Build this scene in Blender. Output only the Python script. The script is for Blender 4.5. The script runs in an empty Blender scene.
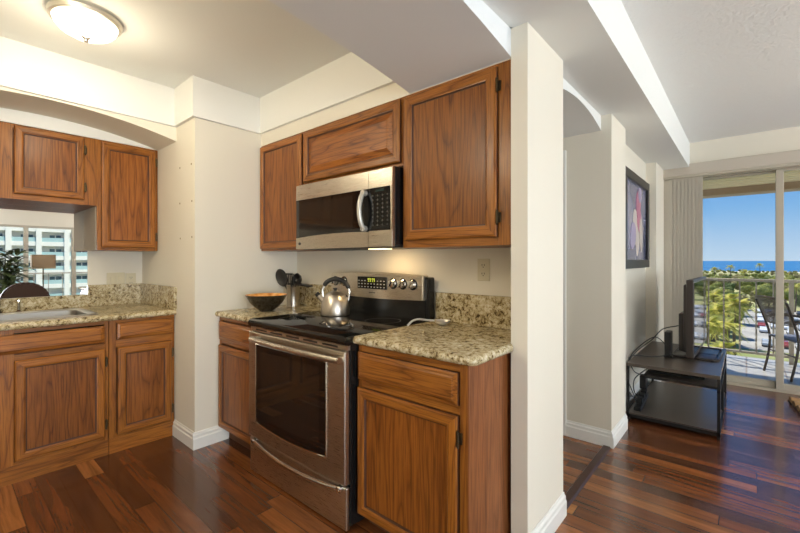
import bpy, bmesh, math, random
from mathutils import Vector, Matrix
C = bpy.context.scene.collection
S = bpy.context.scene
PI = math.pi
R = math.radians
random.seed(7)

# ------------------------------------------------------------------ camera
cd = bpy.data.cameras.new('camera'); cam = bpy.data.objects.new('camera', cd); C.objects.link(cam)
cam.location = (0, 0, 1.262); cam.rotation_euler = (R(90), 0, R(40.82))
cd.sensor_width = 36.0; cd.lens = 401.07 * 36 / 800; cd.shift_y = -5.75 / 800
cd.clip_start = 0.02; cd.clip_end = 60000
S.camera = cam
# ------------------------------------------------------------------ view
S.view_settings.view_transform = 'Standard'; S.view_settings.look = 'None'
S.view_settings.gamma = 1.0; S.view_settings.use_curve_mapping = False
S.view_settings.exposure = 0.42
# ------------------------------------------------------------------ sky
W = bpy.data.worlds.new('sky'); S.world = W; W.use_nodes = True
nt = W.node_tree; nt.nodes.clear()
wo = nt.nodes.new('ShaderNodeOutputWorld'); bg = nt.nodes.new('ShaderNodeBackground')
tc = nt.nodes.new('ShaderNodeTexCoord'); sx = nt.nodes.new('ShaderNodeSeparateXYZ')
rp = nt.nodes.new('ShaderNodeValToRGB')
nt.links.new(tc.outputs['Generated'], sx.inputs[0]); nt.links.new(sx.outputs['Z'], rp.inputs[0])
nt.links.new(rp.outputs[0], bg.inputs[0]); nt.links.new(bg.outputs[0], wo.inputs[0])
el = rp.color_ramp.elements
el[0].position = 0.0; el[0].color = (0.50, 0.64, 0.80, 1)
el[1].position = 1.0; el[1].color = (0.06, 0.22, 0.62, 1)
e = el.new(0.10); e.color = (0.21, 0.44, 0.76, 1)
e = el.new(0.20); e.color = (0.05, 0.255, 0.68, 1)
bg.inputs[1].default_value = 0.82
# ------------------------------------------------------------------ sun, daylight through the windows, added back fill
def light(name, kind, loc, energy, col, rot=(0, 0, 0), **kw):
    l = bpy.data.lights.new(name, kind); l.energy = energy; l.color = col
    for k, v in kw.items(): setattr(l, k, v)
    o = bpy.data.objects.new(name, l); C.objects.link(o); o.location = loc; o.rotation_euler = rot
    return o
light('sun', 'SUN', (0, 0, 60), 6.0, (1.0, 0.93, 0.80), (R(-32), 0, R(37)), angle=R(0.6))
DAY = (0.86, 0.93, 1.0)
# daylight lamps fill the tall side windows of the living room (facing -X); the back lamp is added fill, no window there
light('daylight_side_window', 'AREA', (5.42, -1.1, 1.00), 190, DAY, (0, R(112), 0), shape='RECTANGLE', size=1.9, size_y=2.8)
light('daylight_far_window', 'AREA', (5.42, 4.0, 1.00), 85, DAY, (0, R(112), 0), shape='RECTANGLE', size=1.9, size_y=1.7)
light('added_back_fill', 'AREA', (2.6, -2.85, 1.0), 12, DAY, (R(112), 0, 0), shape='RECTANGLE', size=3.4, size_y=1.9)  # unseen fill lamp added before the solid back wall

# ------------------------------------------------------------------ materials
def mat(name, col=(0.8, 0.8, 0.8), rough=0.5, metal=0.0, spec=0.5, emit=None, es=1.0, coat=0.0, bump=None):
    m = bpy.data.materials.new(name); m.use_nodes = True
    n = m.node_tree.nodes; b = n['Principled BSDF']
    b.inputs['Base Color'].default_value = (*col, 1); b.inputs['Roughness'].default_value = rough
    b.inputs['Metallic'].default_value = metal; b.inputs['Specular IOR Level'].default_value = spec
    b.inputs['Coat Weight'].default_value = coat; b.inputs['Coat Roughness'].default_value = 0.12
    if emit: b.inputs['Emission Color'].default_value = (*emit, 1); b.inputs['Emission Strength'].default_value = es
    if bump:
        sc, st = bump[:2]
        t = n.new('ShaderNodeTexCoord'); x = n.new('ShaderNodeTexNoise'); x.inputs['Scale'].default_value = sc
        x.inputs['Detail'].default_value = 4
        bp = n.new('ShaderNodeBump'); bp.inputs['Strength'].default_value = st; bp.inputs['Distance'].default_value = bump[2] if len(bump) > 2 else 0.004
        L = m.node_tree.links
        L.new(t.outputs['Object'], x.inputs['Vector']); L.new(x.outputs['Fac'], bp.inputs['Height']); L.new(bp.outputs[0], b.inputs['Normal'])
    return m

class NB:                                   # small node-graph helper
    def __init__(s, m): s.t = m.node_tree; s.n = s.t.nodes; s.l = s.t.links; s.b = s.n['Principled BSDF']
    def N(s, kind, ins=None, **kw):
        x = s.n.new('ShaderNode' + kind)
        for k, v in kw.items(): setattr(x, k, v)
        for k, v in (ins or {}).items():
            if isinstance(v, bpy.types.NodeSocket): s.l.new(v, x.inputs[k])
            else: x.inputs[k].default_value = v
        return x
    def math(s, op, a, b=0.0):
        x = s.n.new('ShaderNodeMath'); x.operation = op
        for i, v in enumerate((a, b)):
            if isinstance(v, bpy.types.NodeSocket): s.l.new(v, x.inputs[i])
            else: x.inputs[i].default_value = v
        return x.outputs[0]
    def ramp(s, fac, stops, interp='LINEAR'):
        x = s.n.new('ShaderNodeValToRGB'); s.l.new(fac, x.inputs[0]); r = x.color_ramp; r.interpolation = interp
        while len(r.elements) > 1: r.elements.remove(r.elements[-1])
        r.elements[0].position = stops[0][0]; r.elements[0].color = (*stops[0][1], 1)
        for p, c in stops[1:]:
            e = r.elements.new(p); e.color = (*c, 1)
        return x.outputs[0]
    def mix(s, fac, a, b, blend='MIX'):
        x = s.n.new('ShaderNodeMix'); x.data_type = 'RGBA'; x.blend_type = blend
        for i, v in ((0, fac), (6, a), (7, b)):
            if isinstance(v, bpy.types.NodeSocket): s.l.new(v, x.inputs[i])
            else: x.inputs[i].default_value = v if i == 0 else (*v, 1)
        return x.outputs[2]

def oak(name, axis, dark, mid, lite, rough=0.36):
    m = mat(name, mid, rough, coat=0.2, spec=0.3); g = NB(m); g.b.inputs['Coat Roughness'].default_value = 0.22
    t = g.N('TexCoord'); oi = g.N('ObjectInfo')
    off = g.math('MULTIPLY', oi.outputs['Random'], 37.0)
    cmb = g.N('CombineXYZ', {0: off, 1: off, 2: off})
    sc = [1.0, 1.0, 1.0]; sc[axis] = 0.085
    mp = g.N('Mapping', {'Vector': t.outputs['Object'], 'Scale': sc})
    v = g.N('VectorMath', {0: mp.outputs[0], 1: cmb.outputs[0]}, operation='ADD').outputs[0]
    n1 = g.N('TexNoise', {'Vector': v, 'Scale': 5.0, 'Detail': 2.5, 'Roughness': 0.55, 'Distortion': 0.25})
    ring = g.math('FRACT', g.math('MULTIPLY', n1.outputs['Fac'], 17.0))
    rc = g.ramp(ring, [(0, dark), (0.09, mid), (0.35, lite), (0.75, lite), (0.93, mid), (1, dark)])
    sc2 = [1.0, 1.0, 1.0]; sc2[axis] = 0.03
    mp2 = g.N('Mapping', {'Vector': t.outputs['Object'], 'Scale': sc2})
    n2 = g.N('TexNoise', {'Vector': mp2.outputs[0], 'Scale': 190.0, 'Detail': 3.0, 'Roughness': 0.6})
    pores = g.ramp(n2.outputs['Fac'], [(0.34, (0.36, 0.31, 0.28)), (0.56, (1, 1, 1))])
    n3 = g.N('TexNoise', {'Vector': v, 'Scale': 1.6, 'Detail': 3.0})
    blot = g.ramp(n3.outputs['Fac'], [(0.3, (0.72, 0.70, 0.68)), (0.7, (1.15, 1.12, 1.08))])
    c = g.mix(0.75, rc, pores, 'MULTIPLY'); c = g.mix(0.8, c, blot, 'MULTIPLY')
    g.l.new(c, g.b.inputs['Base Color'])
    bp = g.N('Bump', {'Height': n2.outputs['Fac'], 'Strength': 0.12, 'Distance': 0.002}); g.l.new(bp.outputs[0], g.b.inputs['Normal'])
    return m
OD, OM, OL = (0.20, 0.066, 0.010), (0.32, 0.110, 0.016), (0.385, 0.142, 0.022)
OAKV = oak('oak_vertical_grain', 2, OD, OM, OL); OAKH = oak('oak_horizontal_grain', 0, OD, OM, OL)
OAKD = oak('oak_door_panel_grain', 2, (0.165, 0.050, 0.008), (0.245, 0.077, 0.011), (0.305, 0.104, 0.016)); OAKR = oak('oak_raised_panel_grain', 0, (0.17, 0.048, 0.007), (0.31, 0.096, 0.013), (0.38, 0.128, 0.019))
OAKP = oak('oak_plain_side', 2, (0.20, 0.068, 0.020), (0.25, 0.088, 0.028), (0.29, 0.105, 0.034), 0.42)
GROOVE = mat('dark_groove_brown', (0.075, 0.024, 0.008), 0.5)  # darker brown for groove faces and outer edges of doors and drawers
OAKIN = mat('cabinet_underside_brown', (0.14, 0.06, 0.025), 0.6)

def granite():
    m = mat('granite', (0.5, 0.4, 0.25), 0.2, spec=0.35); g = NB(m)
    t = g.N('TexCoord')
    n0 = g.N('TexNoise', {'Vector': t.outputs['Object'], 'Scale': 9.0, 'Detail': 5.0, 'Roughness': 0.65, 'Distortion': 1.2})
    n1 = g.N('TexNoise', {'Vector': t.outputs['Object'], 'Scale': 48.0, 'Detail': 4.0, 'Roughness': 0.7, 'Distortion': 0.6})
    s = g.math('ADD', g.math('MULTIPLY', n1.outputs['Fac'], 0.75), g.math('MULTIPLY', n0.outputs['Fac'], 0.35))
    c = g.ramp(s, [(0.38, (0.025, 0.018, 0.010)), (0.45, (0.13, 0.085, 0.036)), (0.505, (0.34, 0.255, 0.12)), (0.56, (0.52, 0.43, 0.25)), (0.66, (0.68, 0.61, 0.43)), (0.75, (0.76, 0.72, 0.60))])
    v = g.N('TexVoronoi', {'Vector': t.outputs['Object'], 'Scale': 120.0})
    sp = g.ramp(v.outputs['Distance'], [(0.16, (0.10, 0.07, 0.05)), (0.27, (1, 1, 1))])
    n2 = g.N('TexNoise', {'Vector': t.outputs['Object'], 'Scale': 30.0})
    f = g.ramp(n2.outputs['Fac'], [(0.5, (0, 0, 0)), (0.56, (1, 1, 1))])
    c2 = g.mix(f, c, g.mix(1.0, c, sp, 'MULTIPLY'))
    g.l.new(c2, g.b.inputs['Base Color'])
    return m
GRAN = granite()

def floor_mat():
    m = mat('hardwood_planks', (0.1, 0.04, 0.02), 0.2, spec=0.6, coat=0.35); g = NB(m)
    t = g.N('TexCoord'); p = g.N('SeparateXYZ', {0: t.outputs['Object']})
    PW, PL = 0.094, 1.05
    ry = g.math('DIVIDE', p.outputs['Y'], PW); row = g.math('FLOOR', ry); fy = g.math('FRACT', ry)
    wn = g.N('TexWhiteNoise', {'W': row}, noise_dimensions='1D')
    px = g.math('ADD', g.math('DIVIDE', p.outputs['X'], PL), g.math('MULTIPLY', wn.outputs['Value'], 7.31))
    col = g.math('FLOOR', px); fx = g.math('FRACT', px)
    idv = g.N('CombineXYZ', {0: col, 1: row})
    w2 = g.N('TexWhiteNoise', {'Vector': idv.outputs[0]}, noise_dimensions='2D')
    base = g.ramp(w2.outputs['Value'], [(0.0, (0.075, 0.025, 0.010)), (0.3, (0.120, 0.039, 0.013)), (0.6, (0.175, 0.056, 0.017)), (0.82, (0.235, 0.080, 0.023)), (0.92, (0.29, 0.107, 0.032)), (1.0, (0.54, 0.225, 0.058))])
    off = g.N('VectorMath', {0: w2.outputs['Color'], 1: (9.0, 9.0, 9.0)}, operation='MULTIPLY')
    mp = g.N('Mapping', {'Vector': t.outputs['Object'], 'Scale': (0.07, 1, 1)})
    v = g.N('VectorMath', {0: mp.outputs[0], 1: off.outputs[0]}, operation='ADD').outputs[0]
    n1 = g.N('TexNoise', {'Vector': v, 'Scale': 26.0, 'Detail': 6.0, 'Roughness': 0.65, 'Distortion': 0.8})
    gr = g.ramp(n1.outputs['Fac'], [(0.3, (0.50, 0.47, 0.45)), (0.5, (1.0, 1.0, 1.0)), (0.72, (1.5, 1.42, 1.35))])
    c = g.mix(1.0, base, gr, 'MULTIPLY')
    ey = g.math('MULTIPLY', g.math('MINIMUM', fy, g.math('SUBTRACT', 1.0, fy)), PW)
    ex = g.math('MULTIPLY', g.math('MINIMUM', fx, g.math('SUBTRACT', 1.0, fx)), PL)
    ed = g.math('MINIMUM', ex, ey)
    gap = g.ramp(ed, [(0.0, (0.25, 0.22, 0.2)), (0.0022, (1, 1, 1))])
    c = g.mix(1.0, c, gap, 'MULTIPLY')
    g.l.new(c, g.b.inputs['Base Color'])
    h = g.math('ADD', g.math('MULTIPLY', n1.outputs['Fac'], 0.25), g.math('MINIMUM', g.math('MULTIPLY', ed, 300.0), 1.0))
    bp = g.N('Bump', {'Height': h, 'Strength': 0.25, 'Distance': 0.0012}); g.l.new(bp.outputs[0], g.b.inputs['Normal'])
    rr = g.ramp(n1.outputs['Fac'], [(0.3, (0.17,) * 3), (0.7, (0.27,) * 3)]); g.l.new(rr, g.b.inputs['Roughness'])
    return m
FLOOR = floor_mat()

def brushed(name, col, rough, axis=0):
    m = mat(name, col, rough, 1.0); g = NB(m); t = g.N('TexCoord')
    sc = [60.0] * 3; sc[axis] = 1.0
    mp = g.N('Mapping', {'Vector': t.outputs['Object'], 'Scale': sc})
    n = g.N('TexNoise', {'Vector': mp.outputs[0], 'Scale': 12.0, 'Detail': 3.0})
    bp = g.N('Bump', {'Height': n.outputs['Fac'], 'Strength': 0.08, 'Distance': 0.001}); g.l.new(bp.outputs[0], g.b.inputs['Normal'])
    r = g.ramp(n.outputs['Fac'], [(0.3, (rough * 0.8,) * 3), (0.7, (rough * 1.25,) * 3)]); g.l.new(r, g.b.inputs['Roughness'])
    return m
STEEL = brushed('brushed_stainless', (0.60, 0.545, 0.46), 0.30)
STEELV = brushed('brushed_stainless_round', (0.60, 0.55, 0.48), 0.32, 2)
CHROME = mat('chrome', (0.75, 0.74, 0.72), 0.12, 1.0)
BLACKG = mat('black_glass', (0.006, 0.006, 0.006), 0.04, spec=0.6)
OVENG = mat('dark_oven_glass', (0.018, 0.013, 0.010), 0.05, spec=0.7)
BLACKP = mat('black_plastic', (0.012, 0.012, 0.012), 0.38)
BLACKM = mat('black_enamel', (0.010, 0.010, 0.010), 0.22)
BRONZE = mat('antique_bronze', (0.09, 0.065, 0.035), 0.42, 0.9)
WALL = mat('cream_wall_paint', (0.80, 0.755, 0.645), 0.6, spec=0.25, bump=(140, 0.05))
TRIMW = mat('white_trim_paint', (0.84, 0.84, 0.80), 0.4, bump=(60, 0.02))
CEILW = mat('white_ceiling_paint', (0.83, 0.845, 0.82), 0.7, spec=0.2, bump=(120, 0.05))
CEILT = mat('textured_ceiling_paint', (0.85, 0.855, 0.835), 0.8, spec=0.2, bump=(48, 0.55, 0.012))
IVORY = mat('ivory_plastic', (0.66, 0.60, 0.43), 0.35)
IVORYD = mat('ivory_plastic_slot', (0.10, 0.08, 0.05), 0.6)
DARKHOLE = mat('dark_hole', (0.05, 0.04, 0.03), 0.8)
MIRROR = mat('mirror_silver', (0.93, 0.94, 0.93), 0.0, 1.0)

def glass_mat(name, tint=(0.97, 0.985, 0.98), refl=0.05):
    m = bpy.data.materials.new(name); m.use_nodes = True; t = m.node_tree; t.nodes.clear()
    o = t.nodes.new('ShaderNodeOutputMaterial'); mx = t.nodes.new('ShaderNodeMixShader')
    a = t.nodes.new('ShaderNodeBsdfTransparent'); a.inputs[0].default_value = (*tint, 1)
    b = t.nodes.new('ShaderNodeBsdfGlossy'); b.inputs['Roughness'].default_value = 0.0
    lw = t.nodes.new('ShaderNodeFresnel'); lw.inputs[0].default_value = 1.3
    t.links.new(lw.outputs[0], mx.inputs[0]); t.links.new(a.outputs[0], mx.inputs[1]); t.links.new(b.outputs[0], mx.inputs[2]); t.links.new(mx.outputs[0], o.inputs[0])
    return m
GLASS = glass_mat('window_glass')

# ------------------------------------------------------------------ mesh helpers
def nb(): return bmesh.new()
def box(bm, x0, x1, y0, y1, z0, z1, bev=0.0, seg=2, mi=0):
    vs = [bm.verts.new(p) for p in ((x0, y0, z0), (x1, y0, z0), (x1, y1, z0), (x0, y1, z0), (x0, y0, z1), (x1, y0, z1), (x1, y1, z1), (x0, y1, z1))]
    fs = [bm.faces.new([vs[i] for i in q]) for q in ((3, 2, 1, 0), (4, 5, 6, 7), (0, 1, 5, 4), (1, 2, 6, 5), (2, 3, 7, 6), (3, 0, 4, 7))]
    for f in fs: f.material_index = mi
    if bev > 0:
        ed = list({e for f in fs for e in f.edges})
        r = bmesh.ops.bevel(bm, geom=ed, offset=bev, segments=seg, affect='EDGES', profile=0.5)
        for f in r['faces']: f.material_index = mi
    return bm
def rbox(bm, c, size, rz=0, rx=0, ry=0, bev=0.0, mi=0):
    b2 = nb(); a, b, d = size[0] / 2, size[1] / 2, size[2] / 2
    box(b2, -a, a, -b, b, -d, d, bev, 2, mi)
    b2.transform(Matrix.Translation(c) @ Matrix.Rotation(rz, 4, 'Z') @ Matrix.Rotation(ry, 4, 'Y') @ Matrix.Rotation(rx, 4, 'X'))
    me = bpy.data.meshes.new('t'); b2.to_mesh(me); b2.free(); bm.from_mesh(me); bpy.data.meshes.remove(me); return bm
def prism(bm, pts, axis, a0, a1, mi=0):
    """polygon pts extruded along axis ('x': pts are (y,z); 'y': (x,z); 'z': (x,y))"""
    f = {'x': lambda p, a: (a, p[0], p[1]), 'y': lambda p, a: (p[0], a, p[1]), 'z': lambda p, a: (p[0], p[1], a)}[axis]
    A = [bm.verts.new(f(p, a0)) for p in pts]; B = [bm.verts.new(f(p, a1)) for p in pts]; n = len(pts)
    fs = [bm.faces.new(A), bm.faces.new(B[::-1])]
    for i in range(n): fs.append(bm.faces.new((A[i], B[i], B[(i + 1) % n], A[(i + 1) % n])))
    for q in fs: q.material_index = mi
    bmesh.ops.recalc_face_normals(bm, faces=fs)
    return bm
def tube(bm, path, r, n=10, cap=True, mi=0):
    path = [Vector(p) for p in path]; rs = r if isinstance(r, (list, tuple)) else [r] * len(path)
    rings = []; up = None
    for i, p in enumerate(path):
        d = (path[min(i + 1, len(path) - 1)] - path[max(i - 1, 0)]).normalized()
        if up is None: up = Vector((0, 0, 1)) if abs(d.z) < 0.9 else Vector((1, 0, 0))
        s = d.cross(up).normalized(); up = s.cross(d).normalized()
        rings.append([bm.verts.new(p + (s * math.cos(2 * PI * k / n) + up * math.sin(2 * PI * k / n)) * rs[i]) for k in range(n)])
    fs = []
    for a, b in zip(rings, rings[1:]):
        for k in range(n): fs.append(bm.faces.new((a[k], a[(k + 1) % n], b[(k + 1) % n], b[k])))
    if cap: fs.append(bm.faces.new(rings[0][::-1])); fs.append(bm.faces.new(rings[-1]))
    for f in fs: f.material_index = mi
    bmesh.ops.recalc_face_normals(bm, faces=fs)
    return bm
def lathe(bm, prof, c=(0, 0, 0), n=32, mi=0, axis='z', sx=1, sy=1, cap=True):
    rings = []
    for r, z in prof:
        ring = []
        for k in range(n):
            a = 2 * PI * k / n; x, y = r * math.cos(a) * sx, r * math.sin(a) * sy
            p = {'z': (x, y, z), 'y': (x, z, y), 'x': (z, x, y)}[axis]
            ring.append(bm.verts.new((c[0] + p[0], c[1] + p[1], c[2] + p[2])))
        rings.append(ring)
    fs = []
    for a, b in zip(rings, rings[1:]):
        for k in range(n): fs.append(bm.faces.new((a[k], a[(k + 1) % n], b[(k + 1) % n], b[k])))
    if cap and prof[0][0] > 1e-4: fs.append(bm.faces.new(rings[0][::-1]))
    if cap and prof[-1][0] > 1e-4: fs.append(bm.faces.new(rings[-1]))
    for f in fs: f.material_index = mi
    bmesh.ops.remove_doubles(bm, verts=[v for r in rings for v in r], dist=1e-5)
    bmesh.ops.recalc_face_normals(bm, faces=[f for f in fs if f.is_valid])
    return bm
def bez(p0, p1, p2, n=8):
    p0, p1, p2 = map(Vector, (p0, p1, p2))
    return [p0 * (1 - t) ** 2 + p1 * 2 * t * (1 - t) + p2 * t * t for t in [i / n for i in range(n + 1)]]
def spline(pts, n=6):
    P = [Vector(p) for p in pts]; P = [P[0] * 2 - P[1]] + P + [P[-1] * 2 - P[-2]]; out = []
    for i in range(1, len(P) - 2):
        for k in range(n):
            t = k / n; a, b, c, d = P[i - 1:i + 3]
            out.append(0.5 * (2 * b + (c - a) * t + (2 * a - 5 * b + 4 * c - d) * t * t + (3 * b - a - 3 * c + d) * t ** 3))
    out.append(P[-2]); return out

WL = {}                                              # world location of unrotated things
def obj(name, bm, m, parent=None, smooth=False, local=False, org=None):
    me = bpy.data.meshes.new(name)
    o = org
    if parent is not None and not local: o = WL.get(parent.name, None)
    if o is not None: bm.transform(Matrix.Translation(-Vector(o)))
    bm.to_mesh(me); bm.free()
    for x in (m if isinstance(m, (list, tuple)) else [m]): me.materials.append(x)
    if smooth:
        for p in me.polygons: p.use_smooth = True
        try: me.set_sharp_from_angle(angle=R(38))
        except Exception: pass
    ob = bpy.data.objects.new(name, me); C.objects.link(ob)
    if parent is not None:
        ob.parent = parent
        if o is not None: WL[ob.name] = o
    elif org is not None: ob.location = org; WL[ob.name] = org
    return ob
def tag(o, label, cat, group=None):
    o['label'] = label; o['category'] = cat
    if group: o['group'] = group
    return o
def thing(name, label, cat, loc=(0, 0, 0), rotz=0, group=None):
    o = bpy.data.objects.new(name, None); C.objects.link(o); o.location = loc; o.rotation_euler = (0, 0, rotz); o.empty_display_size = 0.05
    WL[o.name] = tuple(loc)
    return tag(o, label, cat, group)
def struct(name, bm, m, smooth=False):
    o = obj(name, bm, m, None, smooth); o['kind'] = 'structure'; return o
def dup(root, loc, rotz=0, label=None, scale=None):
    r = root.copy(); C.objects.link(r); r.location = loc; r.rotation_euler = (0, 0, rotz)
    if scale: r.scale = (scale,) * 3
    if label: r['label'] = label
    for ch in list(root.children):
        c = ch.copy(); C.objects.link(c); c.parent = r
        for g in list(ch.children):
            d = g.copy(); C.objects.link(d); d.parent = c
    return r

# ================================================================== THE SETTING
XS, XP, YP, YW, YB = -3.846, -2.798, 1.135, 1.943, 2.04     # sink wall, pillar faces, stove wall, its back
XE, XF, XL, YD, XR, YN = -0.69, -0.764, -0.46, 5.29, 5.6, -3.0
ZK, ZH, ZL = 2.49, 2.257, 2.523
b = nb(); box(b, -4.1, 5.75, -3.15, 5.36, -0.06, 0.0); struct('floor', b, FLOOR)
b = nb(); box(b, XS - 0.1, XS, -0.75, 2.1, 0, 2.6); struct('wall_left', b, WALL)
b = nb(); box(b, XS, XP, YP, YB, 0, 2.6); struct('wall_corner', b, WALL)
b = nb(); box(b, XP, XF, YW, YB, 0, 2.6); struct('wall_rear', b, WALL)
b = nb(); box(b, XF, XE, 1.612, YB, 0, ZH + 0.02); struct('wall_end', b, WALL)
b = nb(); box(b, XS, XE, -0.75, -0.62, 0, 2.6); box(b, XF, XE, -0.62, -0.42, 0, ZH + 0.02); struct('wall_near', b, WALL)
b = nb(); box(b, XP, XF, 1.62, YW, 2.132, ZK); struct('ceiling_soffit', b, WALL)
# arched header over the sink alcove
def arch(y0, y1, za, zs, n=24):
    ym = (y0 + y1) / 2
    return [(y0 + (y1 - y0) * i / n, za - (za - zs) * ((y0 + (y1 - y0) * i / n - ym) / ((y1 - y0) / 2)) ** 2) for i in range(n + 1)]
b = nb(); pts = arch(-0.25, YP, 2.212, 2.122); prism(b, [(-0.62, ZK), (-0.62, 2.122)] + pts + [(YP, ZK)], 'x', -3.479, -3.11)
struct('trim_1', b, WALL)
b = nb(); box(b, XS, -3.479, -0.62, YP, 2.125, ZK); struct('trim_2', b, TRIMW)
# band at the top of the kitchen walls
ZT, BT = 2.223, 0.022
for i, (x0, x1, y0, y1) in enumerate([(-3.11, -3.11 + BT, -0.62, YP), (-3.11 + BT, XP, YP - BT, YP), (XP, XP + BT, YP - BT, 1.62 - BT), (XP, -1.33, 1.62 - BT, 1.62)]):
    b = nb(); box(b, x0, x1, y0, y1, ZT, ZK); o = struct('trim_%d' % (3 + i), b, TRIMW)
b = nb(); box(b, -3.95, -1.2, -0.75, 2.1, ZK, ZK + 0.1); struct('ceiling_kitchen', b, CEILW)
# arched header between kitchen and living room
b = nb(); pts = arch(-0.42, 1.62, 2.222, 2.135, 28); prism(b, [(-0.62, 2.6), (-0.62, 2.135)] + pts + [(1.62, 2.6)], 'x', -1.33, XF); struct('trim_7', b, mat('ceiling_white_cooled', (0.82, 0.85, 0.86), 0.7, spec=0.2, bump=(120, 0.05)))  # ceiling white tinted cooler here to offset warm bounced light
b = nb(); box(b, XF, XL, YN, YD, ZH, 2.62); box(b, -0.95, XF, 2.985, YD, ZH, 2.62); box(b, -0.755, XF, 1.6, 2.985, ZH, 2.62); struct('ceiling_hall', b, CEILW)
b = nb(); pts = arch(YB, 2.985, 2.222, 2.155, 20); prism(b, [(YB, 2.6)] + pts + [(2.985, 2.6)], 'x', -2.7, -0.755); struct('trim_8', b, CEILW)
b = nb(); box(b, XL, XR + 0.1, YN, YD, ZL, 2.62); struct('ceiling', b, CEILT)
b = nb(); box(b, -2.8, -0.9, 2.985, 3.1, 0, 2.6); box(b, -0.9, XE, 2.985, 3.40, 0, ZH); struct('wall_hall', b, WALL)
b = nb(); box(b, -2.8, -2.7, YB, 3.0, 0, 2.6); struct('wall_passage', b, WALL)
b = nb(); box(b, -0.9, -0.78, 3.40, 5.29, 0, ZH + .02); box(b, -0.8, XE, 4.75, 5.29, 0, ZH); struct('wall_picture', b, WALL)
DX0, DX1, DZ = -0.70, 2.1, 2.17
b = nb(); box(b, -0.95, XR + 0.1, YD, YD + 0.12, DZ, 2.62); box(b, -0.95, DX0, YD, YD + 0.12, 0, DZ); box(b, DX1, XR + 0.1, YD, YD + 0.12, 0, DZ); struct('wall_far', b, WALL)
# right wall with three glazed openings
WO = [(-2.5, 0.3), (0.55, 2.9), (3.15, 4.85)]
b = nb(); box(b, XR, XR + 0.12, YN, YD, 2.125, 2.62)
ys = [YN] + [v for w in WO for v in w] + [YD]
for i in range(0, len(ys), 2): box(b, XR, XR + 0.12, ys[i], ys[i + 1], 0, 2.125)
struct('wall_right', b, WALL)
b = nb(); box(b, -0.8, XR + 0.1, YN - 0.12, YN, 0, 2.62); box(b, -0.82, XE, YN, -0.75, 0, 2.62); struct('wall_back', b, WALL)
# baseboards
def base_prof(d): return [(0, 0), (d, 0), (d, 0.070), (d * 0.72, 0.078), (d * 0.72, 0.094), (d * 0.35, 0.102), (d * 0.2, 0.112), (0, 0.112)]
def bboard(name, segs):
    b = nb(); T = 0.016
    for kind, f, a0, a1 in segs:      # kind: face direction
        p = base_prof(T)
        if kind == '+x': prism(b, [(f + q, z) for q, z in p], 'y', a0, a1)
        if kind == '-y': prism(b, [(f - q, z) for q, z in p], 'x', a0, a1)
    o = struct(name, b, TRIMW)
T = 0.016
bboard('baseboard_corner', [('-y', YP, -3.14, XP), ('+x', XP, YP - T, 1.36)])
bboard('baseboard_end', [('+x', XE, 1.596, YB + 0.005)])
bboard('baseboard_hall', [('-y', 2.985, -0.985, XE), ('+x', XE, 2.985 - T, 3.40)])
bboard('baseboard_picture', [('+x', -0.78, 3.40, 4.75), ('-y', 4.75, -0.78, XE), ('+x', XE, 4.75 - T, 5.28)])
b = nb(); box(b, -1.06, -0.985, 2.965, 2.985, 0, 2.06, 0.004); struct('trim_9', b, TRIMW)   # door casing in the hall
b = nb(); prism(b, [(-0.742, 0), (-0.735, 0.009), (-0.697, 0.009), (-0.688, 0)], 'y', YB, 2.985)
struct('trim_10', b, mat('dark_threshold_wood', (0.055, 0.024, 0.016), 0.3))

# lanai door
ALU = mat('beige_aluminium', (0.48, 0.435, 0.35), 0.4, 0.2)
dr = nb()
box(dr, DX0, DX1, YD + 0.0, YD + 0.11, DZ - 0.03, DZ); box(dr, DX0, DX0 + 0.04, YD, YD + 0.11, 0, DZ); box(dr, DX1 - 0.04, DX1, YD, YD + 0.11, 0, DZ)
box(dr, DX0, DX1, YD + 0.0, YD + 0.11, 0, 0.022)
door1 = struct('door_1', dr, ALU)
def sash(name, x0, x1, y0, y1, z0, z1):
    b = nb(); st = 0.056
    box(b, x0, x0 + st, y0, y1, z0, z1, 0.003); box(b, x1 - st, x1, y0, y1, z0, z1, 0.003)
    box(b, x0 + st, x1 - st, y0, y1, z0, z0 + 0.065, 0.003); box(b, x0 + st, x1 - st, y0, y1, z1 - 0.02, z1, 0.003)
    o = obj(name, b, ALU, door1, local=True); o['kind'] = 'structure'
    b = nb(); box(b, x0 + st, x1 - st, (y0 + y1) / 2 - 0.003, (y0 + y1) / 2 + 0.003, z0 + 0.065, z1 - 0.02); g = obj('door_pane', b, GLASS, o, local=True); g['kind'] = 'structure'
sash('door_sash', -0.66, 0.271, YD + 0.06, YD + 0.10, 0.022, DZ - 0.03)
sash('door_sash', 0.215, 1.14, YD + 0.01, YD + 0.05, 0.022, DZ - 0.03)
sash('door_sash', 1.08, 2.06, YD + 0.06, YD + 0.10, 0.022, DZ - 0.03)
b = nb(); box(b, DX0 + 0.0, DX1 + 0.05, YD - 0.07, YD, 2.175, 2.292, 0.006); struct('trim_11', b, mat('taupe_valance', (0.54, 0.485, 0.405), 0.5))
# side windows
def side_window(i, y0, y1, mull):
    b = nb(); f = 0.05
    box(b, XR + 0.02, XR + 0.10, y0, y1, 2.125 - f, 2.125); box(b, XR + 0.02, XR + 0.10, y0, y1, 0, f)
    for y in [y0, y1 - f]: box(b, XR + 0.02, XR + 0.10, y, y + f, f, 2.125 - f)
    for y in mull: box(b, XR + 0.02, XR + 0.10, y - 0.045, y + 0.045, f, 2.125 - f)
    o = struct('window_%d' % i, b, ALU)
    b = nb(); box(b, XR + 0.055, XR + 0.061, y0 + f, y1 - f, f, 2.125 - f); g = obj('window_pane', b, GLASS, o, local=True); g['kind'] = 'structure'
side_window(1, *WO[0], [-1.1]); side_window(2, *WO[1], [1.44, 2.36]); side_window(3, *WO[2], [4.0])

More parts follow.
